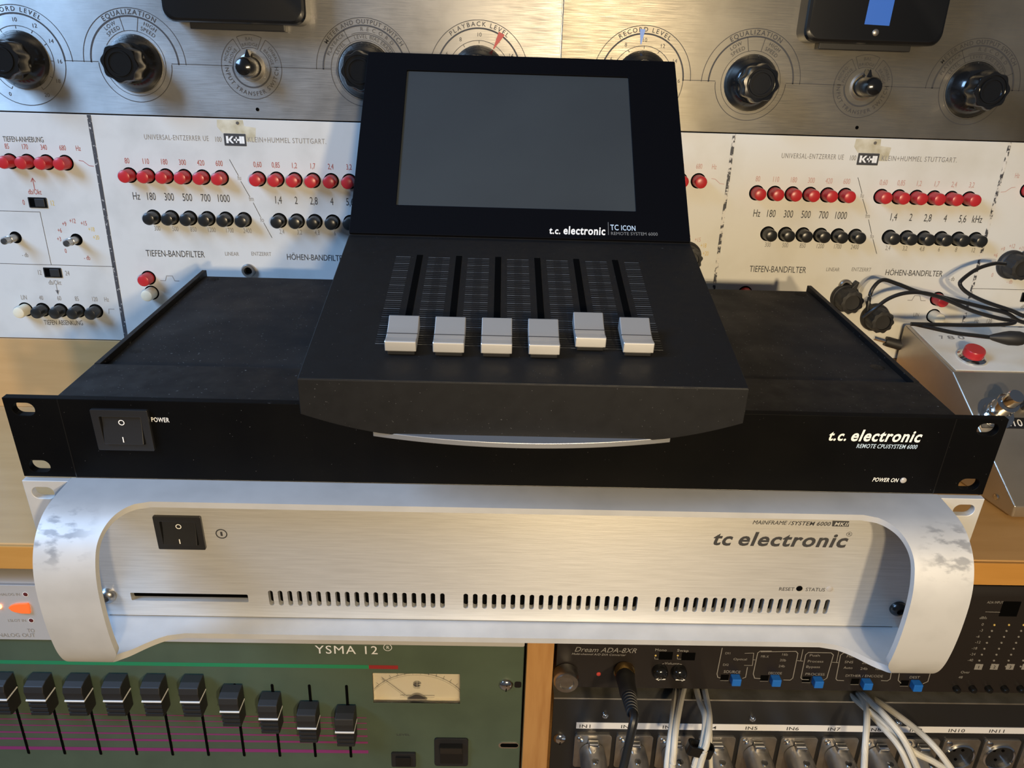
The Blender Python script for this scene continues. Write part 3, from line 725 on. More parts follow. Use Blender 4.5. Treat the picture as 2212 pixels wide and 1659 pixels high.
W_ = MB(TR(0, PY, 0)); ptext(W_, F, 'MKII', cM(1780, 119), cM(1846, 121), 7.4, wgt=1, shear=.2, y=-.2); W_.build('badge_lettering', 'satin_alu', mf)
for q, m_ in (((1619, 414), 'hole_black'), ((1761, 416), 'led_clear')):
    x, z = F.px(cM(*q)); MB(TR(0, PY, 0)).lathe([(1.7, -.5), (1.7, .3), (1.1, .55), (.3, .6)], x, z, 16).build('reset_button' if m_ == 'hole_black' else 'status_light', m_, mf)
for x, z, m_ in ((-213.0, 16.6, 'steel'), (214.3, 16.2, 'black_gloss')):
    s_ = MB(TR(0, PY, 0)).lathe([(4.6, 0), (4.6, .8), (4.0, 2.2), (2.6, 3.2), (1.9, 3.4), (1.7, 1.8), (.3, 1.7)], x, z, 20).build('panel_screw', m_, mf)
# ================================================================ black remote CPU (one rack unit)
bk = Thing('rack_computer', 'black one-unit rack computer lying on the silver mainframe', 'rack unit', STACK @ TR(0, 0, 88.9))
TB = TR(0, 0, 0); H1 = 43.7
F = bk
for_ear = []
for sgn in (-1, 1):
    for z in (H1/2-15.9, H1/2+15.9): for_ear.append(slot_loop(sgn*232.5, z, 10.6, 6.8))
MB().plate([(-241.3, 0), (241.3, 0), (241.3, H1), (-241.3, H1)], for_ear, 0, 4).build('front_panel', 'black_front', bk, bevel=.25)
for sgn in (-1, 1): MB().line([(sgn*215.5, .3), (sgn*215.5, H1-.3)], .5, -.06).build('panel_seam', 'black_gloss', bk)
MB().box(-217.5, 217.5, 4, 41, .2, H1-.4).build('front_chassis', 'black_anod', bk, bevel=.3)
MB().box(-214.4, 214.4, 41, 197, .3, H1-3.4).build('lid', 'black_dust', bk, bevel=.3)
for sgn in (-1, 1):
    a, b = sorted((sgn*217.5, sgn*214.5))
    MB().box(a, b, 41, 201, .3, H1-.2).build('side_rail', 'black_anod', bk, bevel=.25)
    for y in (66, 190):
        T = TR(sgn*206.5, y, H1-3.4) @ Matrix.Rotation(PI/2, 4, 'X')
        MB(T.copy()).lathe([(4.2, 0), (4.0, .5), (3.0, .9), (1.4, .9), (1.3, .3), (.2, .3)], n=18).build('lid_screw', 'black_gloss', bk)
        # lathe axis points up after the rotation
qs = [F.px(q) for q in ((205, 883), (313, 886), (219, 965), (325, 968))]
rocker(bk, TR((qs[0][0]+qs[1][0]+qs[2][0]+qs[3][0])/4+.4, 0, (qs[0][1]+qs[2][1])/2-.3), 27.0, 22.2, 3.6)
cB = crop(1412, 500, 2.765); c4 = crop(0, 500, 2.765)
P = MB(); ptext(P, F, 'POWER', c4(905, 1136), c4(1014, 1139), 9.5, wgt=1)
ptext(P, F, 't.c.', cB(1038, 1246), cB(1152, 1248), 21, wgt=2, shear=.2); ptext(P, F, 'electronic', cB(1170, 1249), cB(1592, 1257), 23.5, wgt=2, shear=.2)
ptext(P, F, 'POWER ON', cB(1303, 1492), cB(1457, 1497), 8.2, wgt=1, shear=.2); P.build('printed_legend', 'ink_white', bk)
P = MB(); ptext(P, F, 'REMOTE CPU/SYSTEM 6000', cB(1207, 1292), cB(1570, 1298), 8.6, wgt=1, shear=.2); P.build('printed_legend', 'ink_blue', bk)
x, z = F.px(cB(1490, 1485)); MB().lathe([(1.6, -.3), (1.6, .4), (1.1, .8), (.2, .9)], x, z, 16).build('power_light', 'led_clear', bk)

# ================================================================ remote controller with screen and six faders
IX = 3.75
ic = Thing('remote_controller', 'black desktop remote controller with dark screen and six silver faders', 'remote controller', STACK @ TR(IX, 60, 132.6))
T0 = TR(-IX, -60, -132.6)
hw = 96.5
yA, zA, yAb, zAb, yC, zC, yT, zT = -31.0, 161.3, -30.4, 144.2, 99.7, 187.9, 198.6, 277.2
side = [(yAb, zAb), (yA, zA), (yC, zC), (yT, zT), (yT+4.5, zT-1.0), (yT+1, zT-9), (118, 152), (60, 138.2), (-20, 138.2)]
MB(T0).prism(side, IX-hw, IX+hw, 'x').build('body', 'icon_black', ic, bevel=.5)
# front apron with its curved lower edge
def apz(x):
    t = abs(x)/hw; return 134.6+9.6*max(0, (t-.55)/.45)**1.6
pts = [(x, apz(x)) for x in [(-hw+2*hw*i/40) for i in range(41)]]
ap = [(x+IX, z) for x, z in pts]+[(IX+hw, zA-.35), (IX-hw, zA-.35)]
MB(T0).prism(ap, yA-.25, yA+3).build('front_apron', 'icon_black', ic, bevel=.3)
# metal base plate whose curved front shows under the apron
bp = [(IX-66+132*i/30, -29.2-8.0*(1-((i-15)/15)**2)) for i in range(31)]
MB(T0).prism(bp+[(IX+66.5, 120), (IX-66.5, 120)], 132.7, 135.4, 'z').build('base_plate', 'base_metal', ic, bevel=.3)
# screen frame
ang = math.atan2(zT-zC, yT-yC)
FS = Frame(STACK @ TR(0, yC, zC) @ Matrix.Rotation(ang-PI/2, 4, 'X')); TS = ic.I @ FS.M
SL = math.hypot(zT-zC, yT-yC)
cs = [FS.px(q) for q in ((878, 154), (1356, 171), (858, 446), (1374, 460))]
sx0 = (cs[0][0]+cs[2][0])/2; sx1 = (cs[1][0]+cs[3][0])/2; sz0 = (cs[2][1]+cs[3][1])/2; sz1 = (cs[0][1]+cs[1][1])/2
MB(TS).plate(rrect(IX-hw+.3, IX+hw-.3, .6, SL-.3, .8, 2), [rrect(sx0, sx1, sz0, sz1, .6, 2)], -1.6, 0.02).build('screen_bezel', 'bezel_black', ic, bevel=.2)
MB(TS).box(sx0-.5, sx1+.5, -.5, -.05, sz0-.5, sz1+.5).build('screen', 'icon_screen', ic)
FS2 = Frame(FS.M @ TR(0, -1.6, 0)); TS2 = ic.I @ FS2.M
c3 = crop(600, 0, 2.4578)
P = MB(TS2); ptext(P, FS2, 't.c.', c3(1441, 1241), c3(1503, 1243), 14, wgt=2, shear=.12); ptext(P, FS2, 'electronic', c3(1515, 1243), c3(1741, 1248), 16.5, wgt=2, shear=.12)
P.build('printed_legend', 'ink_white', ic)
P = MB(TS2); ptext(P, FS2, 'TC', c3(1766, 1222), c3(1812, 1223), 11.5, wgt=1); ptext(P, FS2, 'ICON', c3(1822, 1223), c3(1902, 1226), 10.5, wgt=1); P.build('printed_legend', 'ink_blue', ic)
P = MB(TS2); ptext(P, FS2, 'REMOTE SYSTEM 6000', c3(1768, 1248), c3(2018, 1252), 6.6); a = FS2.px(c3(1754, 1180)); b = FS2.px(c3(1756, 1248)); P.line([a, b], .3); P.build('printed_legend', 'ink_grey', ic)
# fader field
angf = math.atan2(zC-zA, yC-yA)
FF = Frame(STACK @ TR(0, yA, zA) @ Matrix.Rotation(angf-PI/2, 4, 'X')); TF = ic.I @ FF.M
c8 = crop(820, 540, 3.568)
tops = [FF.px(c8(*q)) for q in ((312, 38), (615, 48), (917, 56), (1215, 64), (1512, 70), (1813, 79))]
x0, x5 = tops[0][0], tops[5][0]; zt_ = sum(t[1] for t in tops)/6
capz = [FF.px(c8(*q), -6)[1] for q in ((215, 650), (575, 660), (935, 668), (1290, 676), (1640, 622), (2000, 663))]
ticks, dim = MB(TF), MB(TF)
zb_ = FF.px(c8(950, 745))[1]
for i in range(6):
    x = x0+(x5-x0)*i/5
    s_ = MB(TF).box(x-1.6, x+1.6, -.16, -.05, zb_+3, zt_).build('fader_slot', 'hole_black', ic)
    n = 44
    for k in range(n+1):
        z = (zt_-2.5)-(zt_-2.5-zb_)*k/n
        for a, b in ((x-12.6, x-4.8), (x+4.8, x+12.6)):
            (ticks if k % 4 == 0 else dim).line([(a, z), (b, z)], .32 if k % 4 == 0 else .26, -.1)
    zc = capz[i]
    cap = MB(TF).prism([(-2.6, zc-8.6), (-7.2, zc-8.2), (-7.6, zc-7.6), (-6.4, zc-3.2), (-6.4, zc), (-7.2, zc+4.5), (-9.2, zc+10.4), (-8.8, zc+11.2), (-2.6, zc+11.2)], x-6.9, x+6.9, 'x').build('fader_cap', 'fader_metal', ic, bevel=.35)
    MB(TF).box(x-6.1, x+6.1, -2.6, -.4, zc-8.0, zc+10.4).build('fader_skirt', 'black_plastic', cap, bevel=.4)
    MB(TF).box(x-6.92, x+6.92, -6.52, -6.0, zc-.25, zc+.25).build('index_line', 'ink_dark', cap)
ticks.build('fader_scale', 'ink_grey', ic); dim.build('fader_scale', 'ink_grey_dim', ic)
# ================================================================ lower rack, left bay
cL = crop(0, 1150, 6.1433)          # silver processor
c9 = crop(0, 1000, 2.5175)          # fader mixer
cV = crop(600, 1370, 3.6867)        # right end of the mixer
FR = Frame(TR(0, LR, 0))
zs0 = FR.px((40, 1379))[1]; zs1 = zs0+43.8
sp = Thing('effects_processor', 'silver one-unit effects processor with orange button above the green mixer', 'effects processor', TR(-226, LR, zs0))
F = sp
MB().plate(rrect(-241, 241, .2, 43.6, 1, 2), [], -1.5, 4).build('front_panel', 'silver_panel', sp, bevel=.4)
MB().prism([(-1.5, 41.5), (1, 43.7), (12, 46.2), (14, 46.2), (14, 40)], -241, 241, 'x').build('top_trim', 'silver_panel', sp)
MB().box(-218, 218, 4, 250, 1, 42.5).build('chassis', 'steel', sp)
FQ = Frame(sp.M @ TR(0, -1.5, 0)); TQ = TR(0, -1.5, 0)
P = MB(TQ)
ptext(P, FQ, 'ANALOG IN', cL(-45, 838), cL(272, 838), 5.4); ptext(P, FQ, 'I.SLOT IN', cL(108, 1184), cL(352, 1184), 5.4)
ptext(P, FQ, 'TO', cL(366, 1324), cL(468, 1326), 7.6); ptext(P, FQ, 'ANALOG OUT', cL(-75, 1384), cL(474, 1386), 7.6)
x1_, _ = FQ.px(cL(676, 1320)); z1_ = FQ.px(cL(676, 1324))[1]; text(P, 'TO', x1_, z1_, 3.0); text(P, 'DIG OUT', x1_+.3, FQ.px(cL(690, 1386))[1], 3.0)
P.build('printed_legend', 'ink_faded', sp)
for q in ((338, 822), (414, 1168), (668, 1168)):
    x, z = FQ.px(cL(*q)); o = MB(TQ).lathe([(1.5, -.2), (1.5, .15), (.8, .5), (.1, .55)], x, z, 14).build('indicator_light', 'led_dark', sp)
    MB(TQ).arc(x, z, 1.65, 0, 360, .35, y=-.1).build('light_rim', 'ink_white', o)
x, z = FQ.px((0, 1310)); MB(TQ).lathe([(1.7, -.2), (1.7, .4), (1.0, 1.0), (.1, 1.2)], x-.5, z, 14).build('indicator_light', 'led_lit', sp)
def orange(q):
    a = [FQ.px(cL(u, v)) for u, v in q]; MB(TQ).prism(a, -1.4, .2).build('orange_button', 'led_orange', sp, bevel=.4)
shape = [(122, 985), (150, 962), (200, 943), (270, 935), (380, 930), (400, 970), (415, 1065), (300, 1062), (210, 1045), (160, 1025)]
orange(shape); orange([(u+460, v) for u, v in shape])

ymz1 = zs0-.6; YH = 177.0
mxr = Thing('fader_mixer', 'dark green rack mixer with a row of black faders and a small meter', 'mixer', TR(-226, LR, ymz1-YH))
F = mxr
cut = []
def cx(x, y): return F.px(c9(x, y))
tops = [cx(*q) for q in ((1280, 1198), (1485, 1202), (1688, 1205), (1888, 1208))]
bots = [cx(*q) for q in ((155, 1570), (345, 1580), (540, 1585), (735, 1588), (932, 1590), (1130, 1595), (1325, 1597), (1522, 1600), (1716, 1605), (1910, 1605))]
zt_ = sum(t[1] for t in tops)/4; zb_ = sum(t[1] for t in bots)/10
pitch = (bots[9][0]-bots[0][0])/9; fx = [bots[9][0]-pitch*i for i in range(12)][::-1]
for x in fx: cut.append(slot_loop(x, (zt_+zb_)/2, 1.9, zt_-zb_, 4))
mw = [F.px(cV(*q)) for q in ((752, 308), (1453, 320), (1450, 545), (760, 556))]
mx0, mx1 = (mw[0][0]+mw[3][0])/2, (mw[1][0]+mw[2][0])/2; mz0, mz1 = (mw[2][1]+mw[3][1])/2, (mw[0][1]+mw[1][1])/2
cut.append([(mx0, mz0), (mx1, mz0), (mx1, mz1), (mx0, mz1)])
MB().plate([(-241, .4), (241, .4), (241, YH-.4), (-241, YH-.4)], cut, 0, 3).build('front_panel', 'green_panel', mxr)
MB().box(-222, 222, 14, 200, 2, YH-3).build('chassis', 'hole_black', mxr)
def stripe(x0, x1, z0, z1, m_): MB().poly([(x0, z0), (x1, z0), (x1, z1), (x0, z1)]).build('stripe', m_, mxr)
for h in cut[:12]: MB().poly(h, y=-.2).build('fader_slot', 'hole_black', mxr)  # slot darkness drawn as flat black sheets over the cuts
g0 = F.px(c9(1000, 1085))[1]; g1 = F.px(c9(1000, 1105))[1]
xg = F.px(cV(725, 256))[0]; xr2 = F.px(cV(958, 260))[0]
stripe(-240.8, xg, g1, g0, 'stripe_green')
stripe(xg, xr2, g1, g0, 'stripe_red')
xe = F.px(cV(722, 940))[0]
for v, w in ((1385, .35), (1415, .4), (1447, .5), (1485, .7), (1520, .9), (1570, 1.5)):
    z = F.px(c9(1960, v))[1]; stripe(-240.8, xe, z-w, z+w, 'stripe_magenta')
P = MB(); ptext(P, F, 'YSMA 12', cV(300, 152), cV(800, 158), 17, track=.1); x, z = F.px(cV(875, 105)); P.arc(x, z, 2.7, 0, 360, .4); text(P, 'R', x-1.0, z-1.2, 2.5)
P.build('printed_legend', 'label_white', mxr)
P = MB(); ptext(P, F, 'LEVEL', cV(945, 806), cV(1055, 808), 4); P.build('printed_legend', 'ink_dark', mxr)
capc = [(-400, 1265), (-170, 1265), (50, 1275), (228, 1278), (430, 1281), (635, 1282), (845, 1284), (1052, 1287), (1268, 1340), (1474, 1380), (1684, 1431), (1885, 1452)]
def mix_cap(x, z):
    k = MB().prism([(-14.0, -1.8), (-14.0, 0.6), (-14.8, 4.8), (-13.8, 9.0), (-9.5, 10.4), (-2.2, 10.4), (-2.2, -1.8)], -6.4, 6.4, 'x').build('fader_cap', 'black_rubber', mxr, bevel=.5)
    low = [(-2.2, -2.6)]
    for i in range(4): z0 = -2.6-i*3.6; low += [(-13.8+i*.1, z0), (-13.8+i*.1, z0-2.2), (-12.2+i*.1, z0-2.6), (-12.2+i*.1, z0-3.3)]
    low += [(-2.2, -16.6)]
    MB().prism(low, -5.9, 5.9, 'x').build('ribbed_grip', 'black_rubber', k)
    MB().box(-6.5, 6.5, -14.5, -2.4, -2.65, -1.75).build('index_line', 'ink_white', k)
    MB().box(-.8, .8, -2.4, 6, -8, 8).build('stem', 'black_plastic', k)
    k.location = (x*.001, 0, z*.001)
for i, x in enumerate(fx):
    z = F.px(c9(*capc[i]), -14)[1]
    mix_cap(x, z)
# moving coil meter behind the window
T = TR(0, 0, 0)
mt = MB().box(mx0, mx1, 5.2, 6, mz0, mz1).build('level_meter', 'meter_face', mxr)
MB().box(mx0-1, mx0, 0.4, 13, mz0-1, mz1+1).box(mx1, mx1+1, .4, 13, mz0-1, mz1+1).box(mx0, mx1, .4, 13, mz0-1, mz0).box(mx0, mx1, .4, 13, mz1, mz1+1).build('meter_housing', 'meter_face', mt)
P = MB(TR(0, 5.2, 0)); mcx, mcz = (mx0+mx1)/2, mz0-16; R_ = mz1-mcz-4.2
P.arc(mcx, mcz, R_, -52, 52, .55)
for i in range(14):
    a = -52+104*i/13; s_, c_ = math.sin(math.radians(a)), math.cos(math.radians(a)); P.line([(mcx+R_*s_, mcz+R_*c_), (mcx+(R_+2.6)*s_, mcz+(R_+2.6)*c_)], .45)
P.disc(mcx, mcz+R_-9.5, 2.9); P.line([(mcx-12, mz0+2.4), (mcx+12, mz0+2.4)], .6)
text(P, '50', mx0+5, mz1-2.0, 2.2); text(P, '0', mx1-4, mz1-2.2, 2.2); P.build('meter_scale', 'ink_dark', mt)
P = MB(TR(0, 5.0, 0)); zz = mcz+R_-9.5; P.poly([(mcx+.2, zz), (mcx+3.2, zz+.4), (mcx+3.2, zz-1.8)]); P.line([(mcx-3, zz), (mcx+.3, zz)], .25); P.line([(mcx, zz-3), (mcx, zz+3)], .25); P.build('meter_emblem', 'meter_face', mt)
MB(TR(0, 4.6, 0)).line([(mcx-7, mz0+2), (mx0+5.5, mz1-7.5)], .5).build('needle', 'ink_dark', mt)
MB().prism([(mcx-7+14*i/12, mz0+.4+4.6*math.sin(PI*i/12)) for i in range(13)], 3.6, 4.6).build('needle_pivot', 'black_plastic', mt)
MB().box(mx0+.1, mx1-.1, .9, 1.5, mz0+.1, mz1-.1).build('meter_window', 'clear_plastic', mt)
a = F.px(cV(1005, 985)); s_ = MB().plate(rrect(a[0]-8.6, a[0]+8.6, a[1]-6.8, a[1]+6.2, .8, 2), [], -2.0, 0).build('toggle_switch', 'black_plastic', mxr, bevel=.4)
MB().box(a[0]-5.6, a[0]+5, -3.2, -2, a[1]-5, a[1]+3.6).build('rocker', 'black_gloss', s_, bevel=.4)
a = F.px(cV(1383, 930)); s_ = MB().plate(rrect(a[0]-12, a[0]+12, a[1]-13, a[1]+13, 2, 3), [], -1.6, 0).build('power_switch', 'black_plastic', mxr, bevel=.4)
MB().prism([(-1.6, a[1]-10), (-2.2, a[1]-10), (-2.6, a[1]), (-6, a[1]+9), (-1.6, a[1]+9)], a[0]-8, a[0]+8, 'x').build('rocker', 'black_gloss', s_, bevel=.4)
def rack_screw(parent, fr, q, r, m_='chrome', slotted=True):
    x, z = fr.px(q); s_ = MB().lathe([(r, 0), (r, .6), (r*.85, 1.8), (r*.5, 2.7), (.2, 3.0)], x, z, 22).build('rack_screw', m_, parent)
    if slotted: MB().line([(x, z-r*.75), (x+r*.1, z+r*.3)], .7, -2.9).build('screw_slot', 'hole_black', s_)
rack_screw(mxr, F, cV(1818, 400), 5.0, 'chrome')
MB().plate(rrect(F.px(cV(1885, 400))[0], 240, F.px(cV(1885, 400))[1]-2.6, F.px(cV(1885, 400))[1]+2.6, 1.4), [], -.3, 0).build('slot_washer', 'black_gloss', mxr)
a = F.px(cV(1830, 882)); MB().plate(rrect(a[0]-6.5, 240, a[1]-2.8, a[1]+2.8, 2.7), [rrect(a[0]-5.2, 239.6, a[1]-1.8, a[1]+1.8, 1.7)], -.4, 0).build('slot_rim', 'chrome', mxr)
MB().poly(rrect(a[0]-5.2, 239.6, a[1]-1.8, a[1]+1.8, 1.7)).build('mounting_slot', 'hole_black', mxr)

# ================================================================ lower rack, right bay
cX = crop(1130, 1370, 4.0963); cY = crop(1670, 1250, 4.0554)
zp0 = FR.px((1560, 1486))[1]; zp1 = zp0+87.6
pr = Thing('audio_converter', 'dark brown-black rack audio converter with blue buttons and white legends', 'audio converter', TR(278, LR, zp0))
F = pr
MB().prism([(3, 0), (-1.0, 0), (-1.2, 1), (-1.2, 80), (-.6, 84.5), (1.5, 87.3), (3, 87.3)], -241, 241, 'x').build('front_panel', 'prism_panel', pr)
MB().box(-218, 218, 3, 260, 1, 86.5).build('chassis', 'prism_panel', pr)
T1 = TR(0, -1.2, 0); FQ = Frame(pr.M @ T1); P = MB(T1)
ptext(P, FQ, 'Dream ADA-8XR', cX(450, 152), cX(1000, 166), 10, shear=.3); ptext(P, FQ, 'Multi-channel A/D D/A Converter', cX(428, 180), cX(906, 192), 4, shear=.25, wgt=1)
ptext(P, FQ, 'Mono', cX(1165, 147), cX(1272, 150), 5.2, wgt=1); ptext(P, FQ, 'Swap', cX(1360, 152), cX(1465, 156), 5.2, wgt=1); ptext(P, FQ, 'Volume', cX(1250, 266), cX(1382, 270), 5)
P.line([FQ.px(cX(*q)) for q in ((1230, 290), (1232, 262), (1248, 260))], .4); P.line([FQ.px(cX(*q)) for q in ((1385, 264), (1402, 266), (1402, 292))], .4)
for x in (1170, 1370): P.line([FQ.px(cX(x-5, 200)), FQ.px(cX(x-5, 218)), FQ.px(cX(x+70, 222))], .35)
def group(q, w=.55): P.line([FQ.px(a) for a in q], w)
group([cX(1762, 120), cX(1715, 350), cX(1722, 380), cX(1745, 386)]); group([cX(1985, 290), cX(1968, 380), cX(1940, 390)])
group([cX(1960, 168), cX(2040, 166), cX(2028, 276), cX(1955, 274)], .4); group([cX(2036, 225), cX(2055, 226)], .4)
for a, b in (((2100, 148), (2036, 360)),):
    group([cX(2200, 148), cX(2098, 148), cX(2075, 165), cX(2036, 350), cX(2048, 388), cX(2100, 392)])
def ygroup(x0, x1, xb0, xb1, ytop, ybot):
    group([cY(x0+70, ybot+2), cY(x0+12, ybot), cY(x0, ybot-14), cY(xb0, ytop+20), cY(xb0+25, ytop), cY(xb1-20, ytop+4), cY(xb1, ytop+22), cY(x1, ybot-12), cY(x1-25, ybot+4), cY(x1-80, ybot+2)])
group([cY(-110, 640), cY(200, 636), cY(217, 655), cY(172, 870), cY(150, 888), cY(90, 886)])
ygroup(243, 470, 285, 528, 645, 882); ygroup(550, 1025, 590, 1060, 650, 890)
group([cY(1105, 830), cY(1095, 890), cY(1120, 915)]); group([cY(1375, 830), cY(1355, 900), cY(1310, 920)])
group([cY(205, 716), cY(262, 722)], .45); group([cY(505, 730), cY(570, 735)], .45); group([cY(262, 618), cY(240, 720)], .45); group([cY(578, 622), cY(555, 732)], .45)
for tx, q0, q1, h in (('SOURCE', (1772, 340), (1922, 346), 5.5),): ptext(P, FQ, tx, cX(*q0), cX(*q1), h, wgt=1)
for tx, q0, q1 in (('DI1', (1785, 176), (1838, 177)), ('DI2', (1765, 278), (1818, 279)), ('Optical', (1858, 228), (1980, 230))): ptext(P, FQ, tx, cX(*q0), cX(*q1), 4.5)
for tx, q0, q1 in (('DECODE', (-45, 836), (75, 838)), ('MR-X', (-110, 690), (-40, 692)), ('16b', (70, 672), (128, 674)), ('20b', (55, 722), (112, 724)), ('24b', (44, 774), (102, 776)), ('Push', (315, 680), (410, 682)), ('Process', (298, 732), (440, 734)),
                   ('Bypass', (285, 780), (410, 782)), ('PROCESS', (278, 844), (450, 848)), ('Flat', (640, 688), (705, 690)), ('SNS', (622, 738), (700, 740)), ('Auto', (614, 788), (695, 790)), ('20b', (775, 745), (840, 747)), ('24b', (760, 796), (825, 798)), ('16b', (890, 798), (945, 799)),
                   ('DITHER / ENCODE', (630, 858), (960, 864)), ('DEST', (1190, 872), (1282, 874))): ptext(P, FQ, tx, cY(*q0), cY(*q1), 5, wgt=0)
ptext(P, FQ, 'ADA INPUT', cY(1872, 216), cY(2014, 218), 5); group([cY(1860, 290), cY(2040, 294)], .35)
for i, (tx, q) in enumerate((('dBfs', (1805, 352)), ('0', (1822, 410)), ('-3', (1805, 462)), ('-6', (1775, 515)), ('-12', (1765, 565)), ('-18', (1735, 618)), ('-24', (1720, 670)), ('-40', (1700, 722)), ('Over', (1640, 828)), ('48', (1620, 872)))):
    x, z = FQ.px(cY(*q)); text(P, tx, x, z, 2.0)
P.build('printed_legend', 'prism_ink', pr)
for q in ((1745, 330),): pass
bl = [cX(1878, 400), (1674.5, 1469), (1765.5, 1472), cY(815, 918), cY(1250, 932)]
for q in bl:
    x, z = FQ.px(q, -2); b = MB(T1).box(x-3.1, x+3.1, -5.5, .2, z-2.9, z+2.9).build('blue_button', 'button_blue', pr, bevel=.5)
    MB(T1).box(x-9.6, x-4, -.1, .3, z-2.6, z+2.2).build('button_recess', 'hole_black', b); MB(T1).line([(x-9.6, z-2.9), (x-3.8, z-2.9)], .35).build('recess_rim', 'prism_ink', b)
for q, d in (((1215, 345), -1), ((1383, 350), 1)):
    x, z = FQ.px(cX(*q), -3); k = MB(T1).lathe([(5.4, -.2), (5.4, 2.5), (5.0, 4.4), (3.6, 5.9), (1.8, 6.5), (.2, 6.6)], x, z, 28).build('round_button', 'bakelite', pr)
    MB(T1).line([(x-3*d, z-2.2), (x+2.2*d, z-2.2)], .9, -6.3).poly([(x+3.6*d, z-2.2), (x+1.2*d, z-.9), (x+1.2*d, z-3.5)], -6.3).build('arrow_mark', 'ink_white', k)
for q in ((1262, 190), (1462, 196), ):
    x, z = FQ.px(cX(*q)); MB(T1).box(x-4.6, x+4.6, -.2, .3, z-3.2, z+3.2).build('push_recess', 'hole_black', pr)
for i in range(2):
    x, z = FQ.px(cX(1172+196*i, 188)); MB(T1).lathe([(.7, 0), (.6, .3), (.1, .4)], x, z, 10).build('indicator_light', 'ink_yellow', pr)
x, z = FQ.px(cX(668, 352)); MB(T1).lathe([(1.6, 0), (1.4, .5), (.1, .9)], x, z, 14).build('indicator_light', 'tape_red', pr)
for c_ in range(4):
    for r_ in range(8):
        q = cY(1838+128*c_-22*r_+100, 405+r_*52); x, z = FQ.px(q); MB(T1).lathe([(.75, 0), (.6, .35), (.1, .45)], x, z, 8).build('indicator_light', 'ink_yellow' if r_ < 1 else 'ink_faded', pr)
    q = [cY(1758+138*c_, 795), cY(1825+138*c_, 797), cY(1842+138*c_, 748), cY(1775+138*c_, 745)]
    x = [FQ.px(a) for a in q]; MB(T1).poly(x).build('channel_number_field', 'prism_ink', pr)
    xx = FQ.px(cY(1798+138*c_, 772)); n_ = MB(T1); text(n_, str(c_+1), xx[0]-.7, xx[1]-1.2, 2.4, y=-.3); n_.build('channel_number', 'prism_panel', pr)
for i in range(6):
    x, z = FQ.px(cY(1600+140*i, 955)); MB(T1).lathe([(2.4, 0), (2.2, 3), (1.4, 4), (.2, 4.1)], x, z, 16).build('push_button', 'black_gloss', pr)
x, z = FQ.px(cY(2075, 265)); MB(T1).box(x-6, x+6, -.2, .3, z-6, z+6).build('push_recess', 'hole_black', pr)
x, z = FQ.px(cX(368, 395), -6); x = max(x, -234.4); ts = MB(T1).lathe([(8.6, 1), (8.6, 9.0), (7.6, 10.5), (5.0, 10.6), (4.4, 9.6), (.3, 9.4)], x, z, 26, wave=13).build('thumb_screw', 'steel', pr)
# jack socket in the converter; plug and lead are things of their own
jx, jz = FQ.px(cX(893, 318)); MB(T1).lathe([(7.2, 0), (7.2, 2), (6, 3), (4, 3), (3.8, .5), (.2, .4)], jx, jz, 24).build('jack_socket', 'gold', pr)

def unproj(q, y): v = rayv(q); t = (y-CY)/v.y; p = CAMP+v*t; return p
def solo_tube(name, mat_, label, cat, pts, r, group=None, n=10, sub=8):
    o = Vector(pts[0]); return solo(MB().tube([Vector(p)-o for p in pts], r, n, sub), name, mat_, label, cat, TR(*o), group)
# ---- patch panel
zx1 = FR.px((1600, 1514))[1]; XH = 88
pp = Thing('patch_panel', 'black rack patch panel with numbered connectors below the converter', 'patch panel', TR(278, LR, zx1-XH))
F = pp
MB().plate([(-241, .2), (241, .2), (241, XH-.4), (-241, XH-.4)], [], 0, 2.2).build('front_panel', 'black_plastic', pp)
MB().box(-241, 241, 0, 26, XH-.4, XH+.8).build('top_flange', 'zinc', pp)
MB().box(-236, 236, 27, 29, XH-20, XH+9.6).build('rear_plate', 'zinc', pp)
l0, l1 = F.px(cX(470, 800)), F.px(cX(470, 835)); zl_ = (l0[1]+F.px(cX(2200, 835))[1])/2; 
zl0 = F.px((1245, 1573))[1]; zl1 = F.px((1245, 1560))[1]
MB().box(F.px(cX(470, 810))[0], 241, -.3, -.05, zl0, zl1).build('label_strip', 'label_white', pp)
xa = F.px((1265, 1567))[0]; xb = F.px((2150, 1590))[0]; ppitch = (xb-xa)/10
P = MB(TR(0, -.3, 0))
for i in range(12): text(P, 'IN%d' % (i+1), xa+ppitch*i, zl0+.9, (zl1-zl0)*.52, align='c', wgt=1, sx=1.35, y=-.1)
P.build('printed_legend', 'ink_dark', pp)
zs_ = F.px(cX(620, 985))[1]-2
sx0_ = F.px(cX(612, 980))[0]
fl = []
for i in range(12):
    x = sx0_+ppitch*i
    s_ = MB().plate(rrect(x-13.2, x+13.2, zs_-17, zs_+13.5, 2.6, 4), [slot_loop(x, zs_-2, 20, 20.02, 8)] if i > 8 else [], -1.8, 0).build('connector_socket', 'nickel', pp, bevel=.5)
    MB().lathe([(2.3, 1.6), (2.1, 2.5), (1.2, 2.9), (.2, 3.0)], x-9.2, zs_+9.6, 16).build('flange_screw', 'chrome', s_)
    if i > 8:
        MB().lathe([(11.6, 1.6), (11.6, 3.0), (10.6, 3.8), (10.0, 3.0), (9.9, -9), (.3, -9)], x, zs_-2, 30, cap=False).build('socket_shell', 'chrome', s_)
        MB().lathe([(9.8, -1), (9.6, 0), (.3, 0.2)], x, zs_-2, 24).build('socket_insert', 'black_plastic', s_)
        for a in (-40, 40, 180): MB().lathe([(1.1, .1), (1.1, .6)], x+5*math.sin(math.radians(a)), zs_-2+5*math.cos(math.radians(a)), 10).build('contact', 'hole_black', s_)
for q in ((1307, 1543), (1625, 1550), (1940, 1560)): rack_screw(pp, F, q, 2.5, 'chrome', False)
